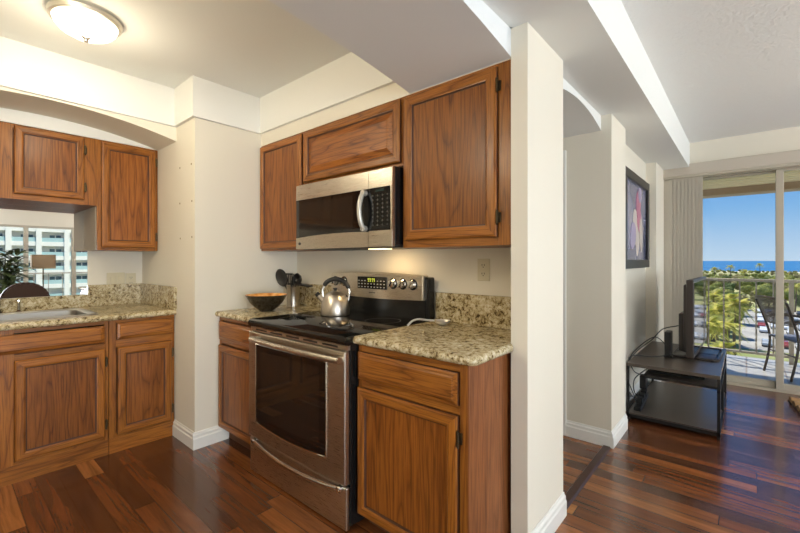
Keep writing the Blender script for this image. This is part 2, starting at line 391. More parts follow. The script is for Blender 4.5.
# ================================================================== CABINETS
def ring_panel(bm, x0, x1, z0, z1, steps, mi_v=0, mi_h=1, close=None, dark=()):
    """concentric rectangles (inset, y)"""
    rings = []
    for ins, y in steps:
        rings.append([bm.verts.new(p) for p in ((x0 + ins, y, z0 + ins), (x1 - ins, y, z0 + ins), (x1 - ins, y, z1 - ins), (x0 + ins, y, z1 - ins))])
    for ri, (a, c) in enumerate(zip(rings, rings[1:])):
        for k in range(4):
            f = bm.faces.new((a[k], a[(k + 1) % 4], c[(k + 1) % 4], c[k])); f.material_index = 2 if ri in dark else mi_h if k in (0, 2) else mi_v
    if close is not None: f = bm.faces.new(rings[-1]); f.material_index = close
def add_door(root, x0, x1, z0, z1, hinge=None, fw=0.050, raised=False, hmat=OAKH):
    b = nb()
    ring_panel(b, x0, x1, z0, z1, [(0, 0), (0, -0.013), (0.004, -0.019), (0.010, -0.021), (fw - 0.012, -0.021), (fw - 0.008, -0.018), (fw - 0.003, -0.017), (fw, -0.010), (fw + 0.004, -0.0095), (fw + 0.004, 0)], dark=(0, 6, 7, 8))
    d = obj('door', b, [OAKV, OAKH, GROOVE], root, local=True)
    b = nb(); i = fw + 0.002
    if raised: ring_panel(b, x0 + i, x1 - i, z0 + i, z1 - i, [(0, -0.002), (0, -0.008), (0.006, -0.009), (0.034, -0.016), (0.040, -0.0185)], 0, 0, 0)
    else: ring_panel(b, x0 + i, x1 - i, z0 + i, z1 - i, [(0, -0.002), (0, -0.009)], 0, 0, 0)
    obj('door_panel', b, OAKR if raised else OAKD, d, local=True)
    if hinge:
        xh = x1 + 0.004 if hinge == 'r' else x0 - 0.004
        for zh in (z1 - 0.085, z0 + 0.085):
            b = nb(); tube(b, [(xh, -0.017, zh - 0.026), (xh, -0.017, zh + 0.026)], 0.006, 8); box(b, xh - 0.012, xh + 0.012, -0.006, -0.0005, zh - 0.022, zh + 0.022, 0.002)
            for s in (-1, 1): lathe(b, [(0.0045, -0.006), (0.006, 0), (0.0, 0.008)] if s > 0 else [(0.0, -0.008), (0.006, 0), (0.0045, 0.006)], (xh, -0.017, zh + s * 0.028), 8)
            obj('hinge', b, BRONZE, d, smooth=True, local=True)
    return d
def add_drawer(root, x0, x1, z0, z1, name='drawer'):
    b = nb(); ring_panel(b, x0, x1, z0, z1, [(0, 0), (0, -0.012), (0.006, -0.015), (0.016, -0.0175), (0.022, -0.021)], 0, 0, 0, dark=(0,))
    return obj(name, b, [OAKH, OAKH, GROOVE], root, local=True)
def carcass(root, w, dep, z0, z1, stiles, rails, top=None):
    b = nb()
    box(b, 0, w, 0.02, dep, z0, top or z1, mi=2)
    for x0, x1 in stiles: box(b, x0, x1, 0, 0.021, z0, z1, 0.001, 1, 0)
    ss = sorted(stiles)
    for a0, a1 in rails:
        for (p, q) in zip(ss, ss[1:]): box(b, p[1], q[0], 0.0005, 0.021, a0, a1, 0, 1, 1)
    return obj('body', b, [OAKV, OAKH, OAKP], root, local=True)
def toe(root, w, y0, y1, z1, m=None):
    b = nb(); box(b, 0, w, y0, y1, 0, z1); return obj('toe_kick', b, m or OAKH, root, local=True)

# --- sink wall, facing +X : rotated +90 deg, local x -> +Y, local y -> -X
SX = -3.142
t = thing('base_cabinet', 'wide oak sink base cabinet with plain false front above two doors', 'cabinet', (SX, -0.25, 0), R(90))
L0 = 0.25
carcass(t, 0.985, 0.70, 0.10, 0.872, [(0, 0.06), (0.455, 0.54), (0.962, 0.985)], [(0.10, 0.128), (0.69, 0.728), (0.85, 0.872)], 0.745)
add_door(t, L0 + 0.29, L0 + 0.716, 0.121, 0.695, 'r'); add_door(t, 0.045, 0.47, 0.121, 0.695, 'l')
add_drawer(t, 0.04, L0 + 0.711, 0.735, 0.843, 'false_front'); toe(t, 0.985, 0, 0.60, 0.10)
t = thing('base_cabinet', 'narrow oak base cabinet with one drawer over one door beside the cream pillar', 'cabinet', (SX, 0.738, 0), R(90))
carcass(t, 0.394, 0.70, 0.10, 0.872, [(0, 0.038), (0.370, 0.394)], [(0.10, 0.128), (0.69, 0.742), (0.852, 0.872)])
add_door(t, 0.044, 0.374, 0.118, 0.69, 'r'); add_drawer(t, 0.040, 0.384, 0.742, 0.853); toe(t, 0.394, 0, 0.60, 0.10)
UX = -3.479
t = thing('wall_cabinet', 'short oak wall cabinet hung above the mirror over the sink', 'cabinet', (UX, -0.24, 0), R(90))
carcass(t, 0.985, 0.36, 1.65, 2.122, [(0, 0.04), (0.475, 0.555), (0.912, 0.985)], [(1.65, 1.69), (2.09, 2.122)])
add_door(t, 0.24 + 0.321, 0.24 + 0.673, 1.684, 2.112, 'r', 0.045); add_door(t, 0.045, 0.468, 1.684, 2.112, 'l', 0.045)
t = thing('wall_cabinet', 'tall oak wall cabinet hung beside the cream pillar above the light switches', 'cabinet', (UX, 0.746, 0), R(90))
carcass(t, 0.387, 0.36, 1.338, 2.122, [(0, 0.03), (0.360, 0.387)], [(1.338, 1.37), (2.09, 2.122)])
add_door(t, 0.024, 0.368, 1.360, 2.108, 'r', 0.05)
b = nb(); box(b, -0.004, 0.0, 0.022, 0.36, 1.338, 1.648); obj('side_panel', b, mat('taupe_laminate', (0.40, 0.34, 0.27), 0.8, spec=0.1), t, local=True)
# --- stove wall, facing -Y
t = thing('wall_cabinet', 'narrow oak wall cabinet left of the microwave at the cream pillar', 'cabinet', (XP + 0.004, 1.62, 0))
w = 0.549; carcass(t, w, 0.318, 1.336, 2.130, [(0, 0.03), (w - 0.03, w)], [(1.336, 1.37), (2.09, 2.13)])
add_door(t, 0.012, w - 0.018, 1.350, 2.118, None, 0.05)
t = thing('wall_cabinet', 'wide low oak wall cabinet directly above the microwave', 'cabinet', (-2.245, 1.62, 0))
w = 0.868; carcass(t, w, 0.318, 1.766, 2.130, [(0, 0.03), (w - 0.03, w)], [(1.766, 1.80), (2.09, 2.13)])
add_door(t, 0.006, w - 0.012, 1.784, 2.118, None, 0.05, raised=True)
t = thing('wall_cabinet', 'large oak wall cabinet right of the microwave at the cream wall end', 'cabinet', (-1.377, 1.62, 0))
w = 0.610; carcass(t, w, 0.318, 1.330, 2.130, [(0, 0.03), (w - 0.06, w)], [(1.330, 1.37), (2.09, 2.13)])
add_door(t, 0.020, w - 0.062, 1.368, 2.116, 'r', 0.055)
t = thing('base_cabinet', 'narrow oak base cabinet between the cream pillar and the range', 'cabinet', (XP + 0.004, 1.30, 0))
w = 0.53; carcass(t, w, 0.62, 0.10, 0.872, [(0, 0.03), (w - 0.03, w)], [(0.10, 0.128), (0.69, 0.725), (0.85, 0.872)])
add_door(t, 0.02, w - 0.01, 0.112, 0.682, None); add_drawer(t, 0.02, w - 0.01, 0.718, 0.843); toe(t, w, 0.07, 0.60, 0.10, OAKIN)
t = thing('base_cabinet', 'oak base cabinet right of the range with an exposed side panel', 'cabinet', (-1.380, 1.30, 0))
w = 0.590; carcass(t, w, 0.62, 0.10, 0.872, [(0, 0.02), (w - 0.033, w)], [(0.10, 0.128), (0.676, 0.71), (0.84, 0.872)])
add_door(t, 0.008, w - 0.036, 0.086, 0.674, 'r'); add_drawer(t, 0.008, w - 0.036, 0.712, 0.838); toe(t, w, 0.07, 0.60, 0.10, OAKIN)
b = nb(); box(b, w, w + 0.006, 0.0, 0.62, 0.0, 0.872); obj('side_panel', b, OAKP, t, local=True)

# ================================================================== WORKTOPS
def nose(x): # rounded edge profile from back x to front 0 (front at negative)
    return x
ZC, ZB = 0.91, 0.873
def edge_prof(f, s, back):
    """front at f, body towards s*..., returns (coord,z) polygon"""
    h = (ZC - ZB) / 2; pts = [(back, ZB)]
    for i in range(9):
        a = -PI / 2 + PI * i / 8; pts.append((f + s * (h - h * math.cos(a)), ZB + h + h * math.sin(a)))
    pts.append((back, ZC)); return pts
# sink counter
t = thing('countertop', 'brown speckled granite countertop around the sink', 'countertop', (-3.4, 0.3, ZB))
b = nb(); prism(b, [(x, z) for x, z in edge_prof(-3.105, -1, -3.235)], 'y', -0.45, YP)
box(b, -3.826, -3.68, -0.45, YP, ZB, ZC); box(b, -3.68, -3.235, 0.665, YP, ZB, ZC); box(b, -3.68, -3.235, -0.45, -0.165, ZB, ZC)
obj('slab', b, GRAN, t, smooth=True)
b = nb(); box(b, XS + 0.0, -3.826, 0.764, YP, ZB, 1.074, 0.002, 1); box(b, XS, -3.828, -0.45, 0.764, ZB, 1.002, 0.002, 1); box(b, -3.826, -3.101, YP - 0.02, YP - 0.0, ZC, 1.074, 0.003, 1)
obj('backsplash', b, GRAN, t)
YF = 1.270
t = thing('countertop', 'small granite countertop left of the range holding the black bowl', 'countertop', (-2.53, 1.6, ZB))
b = nb(); prism(b, edge_prof(YF, 1, 1.933), 'x', XP, -2.274); obj('slab', b, GRAN, t, smooth=True)
b = nb(); box(b, XP, -2.274, 1.923, YW, ZC, 1.078, 0.003, 1); obj('backsplash', b, GRAN, t)
t = thing('countertop', 'granite countertop right of the range with a rounded free end', 'countertop', (-1.07, 1.6, ZB))
b = nb()
h = (ZC - ZB) / 2
# outline with a small corner radius, bullnose rings
def outline(ins):
    x0, x1, y0, y1 = -1.388, -0.742 - ins, YF + ins, 1.93
    rr = 0.03; pts = [(x0, y1), (x0, y0)]
    for i in range(7):
        a = -PI / 2 + (PI / 2) * i / 6; pts.append((x1 - rr + rr * math.cos(a), y0 + rr + rr * math.sin(a)))
    pts += [(x1, 1.590), (x1 - 0.008, 1.606)] if ins < 0.02 else [(x1, 1.59), (x1 - 0.008, 1.606)]
    pts += [(XF - 0.006, 1.608), (XF - 0.006, y1)]
    return pts
rings = []
for i in range(9):
    a = -PI / 2 + PI * i / 8; o = outline(h - h * math.cos(a)); rings.append([b.verts.new((x, y, ZB + h + h * math.sin(a))) for x, y in o])
for p, q in zip(rings, rings[1:]):
    n = len(p)
    for k in range(n): b.faces.new((p[k], p[(k + 1) % n], q[(k + 1) % n], q[k]))
b.faces.new(rings[0][::-1]); b.faces.new(rings[-1]); bmesh.ops.recalc_face_normals(b, faces=b.faces[:])
obj('slab', b, GRAN, t, smooth=True)
b = nb(); box(b, -1.388, XF - 0.006, 1.923, YW, ZC, 1.076, 0.003, 1); obj('backsplash', b, GRAN, t)

# mirror on sink wall
b = nb(); box(b, XS, XS + 0.005, -0.24, 0.764, 1.004, 1.65); m_ = obj('wall_mirror', b, MIRROR); tag(m_, 'wide frameless wall mirror behind the sink under the short cabinet', 'mirror')

# sink
t = thing('sink', 'stainless steel sink set into the granite countertop by the mirror', 'sink', (-3.45, 0.25, 0.91))
def rrect(x0, x1, y0, y1, r, n=5):
    pts = []
    for cx, cy, a0 in ((x1 - r, y1 - r, 0), (x0 + r, y1 - r, 90), (x0 + r, y0 + r, 180), (x1 - r, y0 + r, 270)):
        for i in range(n + 1):
            a = R(a0 + 90 * i / n); pts.append((cx + r * math.cos(a), cy + r * math.sin(a)))
    return pts
b = nb(); rings = []
for ins, z, rad in ((0, 0.9105, 0.05), (0.006, 0.9165, 0.05), (0.030, 0.9165, 0.05), (0.045, 0.908, 0.06), (0.05, 0.80, 0.06), (0.075, 0.765, 0.06), (0.11, 0.76, 0.06)):
    rings.append([b.verts.new((x, y, z)) for x, y in rrect(-3.715 + ins, -3.20 - ins, -0.205 + ins, 0.705 - ins, rad)])
for p, q in zip(rings, rings[1:]):
    n = len(p)
    for k in range(n): b.faces.new((p[k], p[(k + 1) % n], q[(k + 1) % n], q[k]))
b.faces.new(rings[-1]); bmesh.ops.recalc_face_normals(b, faces=b.faces[:])
obj('basin', b, brushed('sink_steel', (0.42, 0.41, 0.39), 0.42, 1), t, smooth=True)
b = nb(); lathe(b, [(0.045, 0.761), (0.04, 0.766), (0.02, 0.763), (0.0, 0.763)], (-3.45, 0.25, 0), 20); obj('drain', b, CHROME, t, smooth=True)
t = thing('faucet', 'dark bronze tap standing at the back of the sink', 'faucet', (-3.765, 0.262, 0.91))
b = nb(); lathe(b, [(0.028, 0.91), (0.028, 0.918), (0.018, 0.93), (0.016, 1.02), (0.0, 1.022)], (-3.765, 0.262, 0), 18); obj('body', b, BRONZE, t, smooth=True)
b = nb(); tube(b, spline([(-3.765, 0.262, 1.0), (-3.765, 0.262, 1.09), (-3.735, 0.25, 1.145), (-3.67, 0.235, 1.14), (-3.62, 0.22, 1.09)]), 0.011, 10); obj('spout', b, BRONZE, t, smooth=True)
b = nb(); lathe(b, [(0.017, 0.9105), (0.017, 0.916), (0.009, 0.925), (0.0085, 0.98), (0.011, 0.985), (0.011, 0.992), (0, 0.994)], (-3.775, 0.372, 0), 16)
tube(b, [(-3.775, 0.372, 0.988), (-3.74, 0.368, 0.99)], 0.004, 8); o = obj('soap_dispenser', b, CHROME, None, True, org=(-3.775, 0.372, 0.91)); tag(o, 'slim chrome soap pump behind the sink', 'soap dispenser')

# switch and outlets
t = thing('light_switch', 'ivory double rocker switch plate on the sink wall', 'light switch', (-3.846, 0.95, 1.1))
b = nb(); box(b, XS, XS + 0.006, 0.887, 1.010, 1.040, 1.166, 0.002, 1); obj('plate', b, IVORY, t)
for y in (0.925, 0.972): b = nb(); rbox(b, (XS + 0.008, y, 1.103), (0.007, 0.032, 0.066), ry=R(3), bev=0.001); obj('rocker', b, IVORY, t)
def outlet(t, frame, m=IVORY):
    """frame(u, v, w): u across, v up, w out"""
    def bx(b, u0, u1, v0, v1, w0, w1, bev=0):
        p, q = frame(u0, v0, w0), frame(u1, v1, w1)
        box(b, min(p[0], q[0]), max(p[0], q[0]), min(p[1], q[1]), max(p[1], q[1]), v0, v1, bev, 1)
    b = nb(); bx(b, -0.037, 0.037, frame.z - 0.06, frame.z + 0.06, 0, 0.006, 0.002); obj('plate', b, m, t)
    for dz in (-0.023, 0.023):
        b = nb(); bx(b, -0.017, 0.017, frame.z + dz - 0.015, frame.z + dz + 0.015, 0.006, 0.0085, 0.001); s = obj('socket', b, m, t)
        b = nb()
        for u in (-0.007, 0.007): bx(b, u - 0.0016, u + 0.0016, frame.z + dz - 0.002, frame.z + dz + 0.008, 0.0084, 0.0092)
        bx(b, -0.0025, 0.0025, frame.z + dz - 0.011, frame.z + dz - 0.006, 0.0084, 0.0092); obj('slots', b, IVORYD, s)
class FrX:
    def __init__(s, x, y, z): s.x, s.y, s.z = x, y, z
    def __call__(s, u, v, w): return (s.x + w, s.y + u)
class FrY(FrX):
    def __call__(s, u, v, w): return (s.x + u, s.y - w)
t = thing('wall_outlet', 'ivory wall outlet beside the rocker switches in the sink corner', 'outlet', (XS, 1.055, 1.1)); outlet(t, FrX(XS, 1.052, 1.100))
t = thing('wall_outlet', 'ivory wall outlet above the granite right of the range', 'outlet', (-1.077, YW, 1.21)); outlet(t, FrY(-1.077, YW, 1.213))
for (x, y, z, lb) in [(-3.046, YP, 1.921, 'upper left'), (-2.850, YP, 1.919, 'upper right'), (-3.046, YP, 1.669, 'middle left'), (-2.842, YP, 1.667, 'middle right'), (-3.038, YP, 1.420, 'lower left'), (-2.842, YP, 1.423, 'lower right')]:
    b = nb(); lathe(b, [(0.007, 0.0), (0.007, -0.002), (0.003, -0.0022), (0.0, -0.001)], (x, y, z), 10, axis='y')
    o = obj('wall_plug', b, mat('plug_tan', (0.34, 0.27, 0.16), 0.6), None, True, org=(x, y, z)); tag(o, '%s of six small wall plugs on the pillar face' % lb, 'wall plug', 'wall plugs on the pillar')

# ================================================================== RANGE
t = thing('range', 'stainless steel electric range with black glass cooktop between the oak cabinets', 'stove', (-1.82, 1.55, 0))
SX0, SX1, SY = -2.264, -1.388, 1.255
b = nb(); box(b, SX0 + 0.004, SX1, SY + 0.003, 1.90, 0.03, 0.868); box(b, SX0 + 0.03, SX1 - 0.03, 1.33, 1.85, 0.0, 0.03); obj('body', b, BLACKM, t)
b = nb(); prism(b, [(1.90, 0.868), (1.243, 0.868), (1.228, 0.876), (1.224, 0.892), (1.230, 0.907), (1.245, 0.9135), (1.90, 0.9135)], 'x', SX0 + 0.001, SX1 - 0.001); ck = obj('cooktop', b, BLACKG, t, smooth=True)
for (x, y, r) in [(-2.05, 1.42, 0.105), (-1.60, 1.42, 0.085), (-2.05, 1.70, 0.085), (-1.60, 1.70, 0.105)]:
    b = nb()
    A = [b.verts.new((x + r * math.cos(a), y + r * math.sin(a), 0.9138)) for a in [2 * PI * k / 48 for k in range(48)]]
    B = [b.verts.new((x + (r - 0.003) * math.cos(a), y + (r - 0.003) * math.sin(a), 0.9138)) for a in [2 * PI * k / 48 for k in range(48)]]
    for k in range(48): b.faces.new((A[k], A[(k + 1) % 48], B[(k + 1) % 48], B[k]))
    obj('burner_ring', b, mat('burner_grey', (0.05, 0.05, 0.05), 0.3), ck, local=False)
b = nb(); box(b, SX0 + 0.006, SX1 - 0.004, 1.240, SY + 0.003, 0.846, 0.868); obj('vent_trim', b, STEEL, t)
for k in range(5):
    b = nb(); x0 = SX0 + 0.07 + k * 0.155; box(b, x0, x0 + 0.115, 1.238, 1.2405, 0.852, 0.861); obj('vent_slot', b, BLACKP, t)
# oven door
DZ0, DZ1 = 0.222, 0.843
b = nb(); box(b, SX0 + 0.008, SX1 - 0.006, SY - 0.03, SY + 0.003, DZ0, DZ1, 0.006); od = obj('oven_door', b, STEEL, t)
gx0, gx1, gz0, gz1 = -2.165, -1.530, 0.325, 0.772
def bowed(x0, x1, z0, z1, bow, n=16):
    return [(x0, z1)] + [(x0 + (x1 - x0) * i / n, z0 - bow * (1 - (2 * i / n - 1) ** 2)) for i in range(n + 1)] + [(x1, z1)]
b = nb(); prism(b, bowed(gx0, gx1, gz0, gz1, 0.022), 'y', SY - 0.0325, SY - 0.029); obj('window_border', b, BLACKG, od)
b = nb(); prism(b, bowed(gx0 + 0.048, gx1 - 0.048, gz0 + 0.045, gz1 - 0.03, 0.015), 'y', SY - 0.0335, SY - 0.0320); obj('window_glass', b, OVENG, od)
b = nb(); pts = bowed(gx0 - 0.004, gx1 + 0.004, gz0 - 0.004, gz1 + 0.004, 0.022)
tube(b, [(x, SY - 0.031, z) for x, z in pts] + [(pts[0][0], SY - 0.031, pts[0][1])], 0.004, 6); obj('window_trim', b, CHROME, od, smooth=True)
b = nb(); tube(b, [(SX0 + 0.085 + (SX1 - SX0 - 0.095) * i / 16, SY - 0.058 - 0.018 * (1 - (2 * i / 16 - 1) ** 2), 0.807) for i in range(17)], 0.0155, 14)
for x in (SX0 + 0.10, SX1 - 0.03): rbox(b, (x, SY - 0.045, 0.807), (0.030, 0.045, 0.026), bev=0.005)
obj('handle', b, STEEL, od, smooth=True)
# storage drawer
b = nb(); box(b, SX0 + 0.008, SX1 - 0.006, SY - 0.02, SY + 0.003, 0.012, 0.212, 0.006); sd = obj('drawer', b, STEEL, t)
b = nb(); n = 20
path = [(SX0 + 0.062 + (SX1 - SX0 - 0.10) * i / n, SY - 0.030 - 0.022 * (1 - (2 * i / n - 1) ** 2), 0.205 - 0.022 * (1 - (2 * i / n - 1) ** 2)) for i in range(n + 1)]
tube(b, path, 0.012, 10); 
for x in (SX0 + 0.067, SX1 - 0.043): rbox(b, (x, SY - 0.028, 0.202), (0.03, 0.03, 0.028), bev=0.006)
obj('drawer_handle', b, CHROME, sd, smooth=True)
# backguard
b = nb(); box(b, SX0 + 0.004, SX1, 1.868, 1.922, 0.90, 1.165, 0.008); box(b, SX0 + 0.03, SX1 - 0.03, 1.862, 1.87, 0.915, 1.03); obj('backguard', b, BLACKM, t)
b = nb(); prof = []
n = 14
top = [(SX0 + 0.018 + (SX1 - SX0 - 0.05) * i / n, 1.174 + 0.014 * (1 - (2 * i / n - 1) ** 2)) for i in range(n + 1)]
bot = [(SX1 - 0.032 - (SX1 - SX0 - 0.05) * i / n, 1.030 - 0.010 * (1 - (2 * i / n - 1) ** 2)) for i in range(n + 1)]
prism(b, top + bot, 'y', 1.846, 1.900)
bmesh.ops.bevel(b, geom=[e for e in b.edges if abs(e.verts[0].co.y - 1.846) < 1e-5 and abs(e.verts[1].co.y - 1.846) < 1e-5], offset=0.006, segments=2, affect='EDGES')
cp = obj('control_panel', b, STEEL, t, smooth=True)
b = nb(); box(b, -1.968, -1.700, 1.842, 1.847, 1.080, 1.158, 0.002, 1); dp = obj('display', b, BLACKG, cp)
GREEN = mat('clock_digits_green', (0.2, 0.5, 0.05), 0.5, emit=(0.9, 0.72, 0.10), es=0.7)
PALE = mat('pale_button_print', (0.45, 0.43, 0.40), 0.5)
b = nb()
for k, x in enumerate((-1.868, -1.852, -1.832, -1.816)):                       # clock digits drawn as seven-segment bars
    for (dx0, dx1, dz0, dz1) in ((0, 0.010, 0.020, 0.022), (0, 0.010, 0.010, 0.012), (0, 0.010, 0, 0.002), (0, 0.002, 0.010, 0.022), (0.008, 0.010, 0, 0.022)):
        box(b, x + dx0, x + dx1, 1.8412, 1.8422, 1.126 + dz0, 1.126 + dz1)
obj('clock_digits', b, GREEN, cp)
for r_ in range(3):
    for c_ in range(9):
        if r_ == 0 and 2 < c_ < 6: continue
        b = nb(); x = -1.952 + c_ * 0.0285; z = 1.132 - r_ * 0.02; box(b, x - 0.006, x + 0.006, 1.8414, 1.8422, z - 0.003, z + 0.003); obj('touch_button', b, PALE, cp)
b = nb(); box(b, -1.862, -1.806, 1.8446, 1.8462, 1.052, 1.060); obj('nameplate', b, mat('nameplate_grey', (0.2, 0.19, 0.17), 0.4, 0.6), cp)
for x in (-2.195, -2.105, -1.650, -1.572, -1.494):
    b = nb(); lathe(b, [(0.029, 0), (0.029, -0.008), (0.024, -0.012), (0.022, -0.028), (0.0, -0.030)], (x, 1.846, 1.121), 20, axis='y'); kb = obj('knob', b, CHROME, cp, smooth=True)
    b = nb(); rbox(b, (x, 1.814, 1.121), (0.008, 0.012, 0.044), ry=R(25), bev=0.002); obj('knob_grip', b, CHROME, kb)
    b = nb(); lathe(b, [(0.034, 0.0), (0.034, -0.0015), (0.027, -0.0016)], (x, 1.8455, 1.121), 20, axis='y'); obj('knob_skirt', b, BLACKP, kb)

# ================================================================== MICROWAVE
t = thing('microwave', 'stainless steel over-range microwave with black glass door and white curved handle', 'microwave', (-1.81, 1.75, 1.33))
MX0, MX1, MY = -2.236, -1.389, 1.548
b = nb(); box(b, MX0, MX1, MY + 0.02, 1.93, 1.345, 1.758, 0.003, 1); obj('body', b, BLACKM, t)
b = nb(); prism(b, [(MY + 0.02, 1.758), (MY, 1.750), (MY - 0.002, 1.655), (MY + 0.02, 1.655)], 'x', MX0, -1.565); prism(b, [(MY + 0.02, 1.758), (MY, 1.750), (MY - 0.002, 1.655), (MY + 0.02, 1.655)], 'x', -1.562, MX1); obj('top_grille', b, STEEL, t)
n = 16
b = nb(); lowtop = [(MX0 + (-1.565 - MX0) * i / n, 1.412 + 0.012 * (i / n) + 0.010 * (1 - (2 * i / n - 1) ** 2) - 0.004) for i in range(n + 1)]
prism(b, [(MX0, 1.655)] + lowtop + [(-1.565, 1.655)], 'y', MY, MY + 0.02); md = obj('door', b, BLACKG, t)
b = nb(); box(b, MX0 + 0.035, -1.690, MY - 0.0012, MY, 1.442, 1.632); obj('door_window', b, mat('microwave_screen', (0.020, 0.016, 0.013), 0.07, spec=0.6), md)
b = nb(); prism(b, lowtop[::-1] + [(MX0, 1.337), (-1.565, 1.337)], 'y', MY - 0.002, MY + 0.02); lp = obj('lower_trim', b, STEEL, t)
b = nb(); box(b, -1.562, MX1, MY - 0.002, MY + 0.02, 1.337, 1.424, 0.001, 1); obj('lower_trim', b, STEEL, t)
b = nb(); lathe(b, [(0.009, 0), (0.009, -0.0015), (0.0, -0.002)], (MX0 + 0.04, MY - 0.002, 1.372), 14, axis='y', sx=1.5); obj('emblem', b, mat('emblem_dark', (0.03, 0.03, 0.03), 0.3), lp)
b = nb(); box(b, -1.562, MX1 - 0.012, MY, MY + 0.02, 1.424, 1.655); mp_ = obj('control_panel', b, BLACKG, t)
b = nb(); box(b, MX1 - 0.012, MX1, MY - 0.002, MY + 0.02, 1.424, 1.655); obj('side_trim', b, STEEL, t)
BTN = mat('microwave_button_print', (0.055, 0.05, 0.045), 0.5)
for r_ in range(8):
    for c_ in range(4):
        b = nb(); x = -1.532 + c_ * 0.036; z = 1.612 - r_ * 0.0225
        lathe(b, [(0.0055, 0), (0.0055, -0.0008), (0.0, -0.001)], (x, MY, z), 8, axis='y'); obj('button', b, BTN, mp_)
b = nb(); box(b, -1.51, -1.45, MY - 0.001, MY, 1.632, 1.645); obj('display', b, mat('microwave_display', (0.03, 0.05, 0.045), 0.1), mp_)
b = nb(); tube(b, [(-1.588, MY - 0.014 - 0.034 * (1 - (2 * i / 16 - 1) ** 2) ** 0.7, 1.438 + 0.195 * i / 16) for i in range(17)], [0.013] + [0.0135] * 15 + [0.013], 12)
for z in (1.438, 1.633): lathe(b, [(0.016, -0.026), (0.016, 0)], (-1.588, MY, z), 12, axis='y')
obj('handle', b, mat('pale_handle', (0.62, 0.60, 0.54), 0.3, 0.5), md, smooth=True)
b = nb(); box(b, MX0 + 0.03, MX1 - 0.03, MY + 0.03, 1.92, 1.334, 1.345); obj('underside_filter', b, mat('filter_grey', (0.08, 0.08, 0.08), 0.5, 0.6), t)
b = nb(); box(b, -1.72, -1.60, 1.70, 1.78, 1.330, 1.335); obj('cooktop_lamp', b, mat('cooktop_lamp_lens', (0.9, 0.8, 0.6), 0.3, emit=(1, 0.72, 0.35), es=3), t)
light('cooktop_lamp_light', 'AREA', (-1.66, 1.74, 1.326), 0.8, (1, 0.70, 0.36), (R(12), 0, 0), shape='RECTANGLE', size=0.10, size_y=0.06)

# ================================================================== THINGS ON THE WORKTOPS
BX, BY = -2.545, 1.515
t = thing('bowl', 'black flared bowl with copper inside on the granite left of the range', 'bowl', (BX, BY, 0.91))
b = nb(); lathe(b, [(0.0, 0.912), (0.045, 0.911), (0.050, 0.916), (0.078, 0.937), (0.112, 0.973), (0.142, 1.024), (0.140, 1.025)], (BX, BY, 0), 40, cap=False); obj('shell', b, mat('bowl_black', (0.012, 0.008, 0.006), 0.16, coat=0.5), t, smooth=True)
m_ = mat('bowl_copper', (0.8, 0.36, 0.09), 0.4, 0.1); g = NB(m_); tcx = g.N('TexCoord'); vx = g.N('TexVoronoi', {'Vector': tcx.outputs['Object'], 'Scale': 26.0})
g.l.new(g.ramp(vx.outputs['Distance'], [(0.1, (0.55, 0.18, 0.03)), (0.5, (0.90, 0.42, 0.10)), (0.8, (0.95, 0.62, 0.28))]), g.b.inputs['Base Color'])
b = nb(); lathe(b, [(0.140, 1.025), (0.138, 1.023), (0.107, 0.973), (0.074, 0.941), (0.045, 0.922), (0.0, 0.920)], (BX, BY, 0), 40, cap=False); obj('lining', b, m_, t, smooth=True)
KX, KY = -2.665, 1.815
t = thing('utensil_holder', 'brushed steel utensil holder in the corner behind the black bowl', 'utensil holder', (KX, KY, 0.91))
b = nb(); lathe(b, [(0.050, 0.9105), (0.050, 0.914), (0.049, 0.918), (0.049, 1.058), (0.052, 1.062), (0.048, 1.062), (0.046, 1.056), (0.046, 0.916), (0, 0.916)], (KX, KY, 0), 28); obj('cup', b, STEELV, t, smooth=True)
NYL = mat('black_nylon', (0.014, 0.013, 0.012), 0.35)
def utensil(name, label, base, top, headf):
    o = thing(name, label, 'kitchen utensil', base, 0, 'black utensils in the steel holder')
    b = nb(); tube(b, [base, top], 0.006, 8); obj('shaft', b, NYL, o, smooth=True)
    b = nb(); headf(b, Vector(top), (Vector(top) - Vector(base)).normalized()); obj('head', b, NYL, o, smooth=True)
def disc_head(rx, rz, th, facing, tilt=0):
    def f(b, p, d):
        c = p + d * rz * 0.85; b2 = nb(); lathe(b2, [(0, -th), (0.55, -th), (0.9, -th * 0.5), (1, 0), (0.9, th * 0.6), (0.5, th * 0.2), (0, 0)], (0, 0, 0), 24)
        b2.transform(Matrix.Translation(c) @ Matrix.Rotation(facing, 4, 'Z') @ Matrix.Rotation(tilt, 4, 'Y') @ Matrix.Rotation(R(90), 4, 'X') @ Matrix.Diagonal((rx, rz, 1, 1)))
        me = bpy.data.meshes.new('t'); b2.to_mesh(me); b2.free(); b.from_mesh(me); bpy.data.meshes.remove(me)
    return f
utensil('serving_spoon', 'black nylon serving spoon leaning left in the steel holder', (KX + 0.01, KY, 0.93), (KX - 0.058, KY - 0.035, 1.075), disc_head(0.048, 0.072, 0.016, R(30), R(-22)))
def slot_head(b, p, d):
    for k in range(5): rbox(b, p + d * 0.045 + Vector((0.0125 * (k - 2), 0.008 * (k - 2), 0)), (0.008, 0.006, 0.085), rz=R(30), bev=0.002)
    rbox(b, p + d * 0.006, (0.060, 0.010, 0.012), rz=R(30), bev=0.003); rbox(b, p + d * 0.085, (0.060, 0.008, 0.012), rz=R(30), bev=0.003)
utensil('slotted_turner', 'black slotted turner standing upright in the steel holder', (KX, KY + 0.01, 0.93), (KX - 0.012, KY - 0.01, 1.075), slot_head)
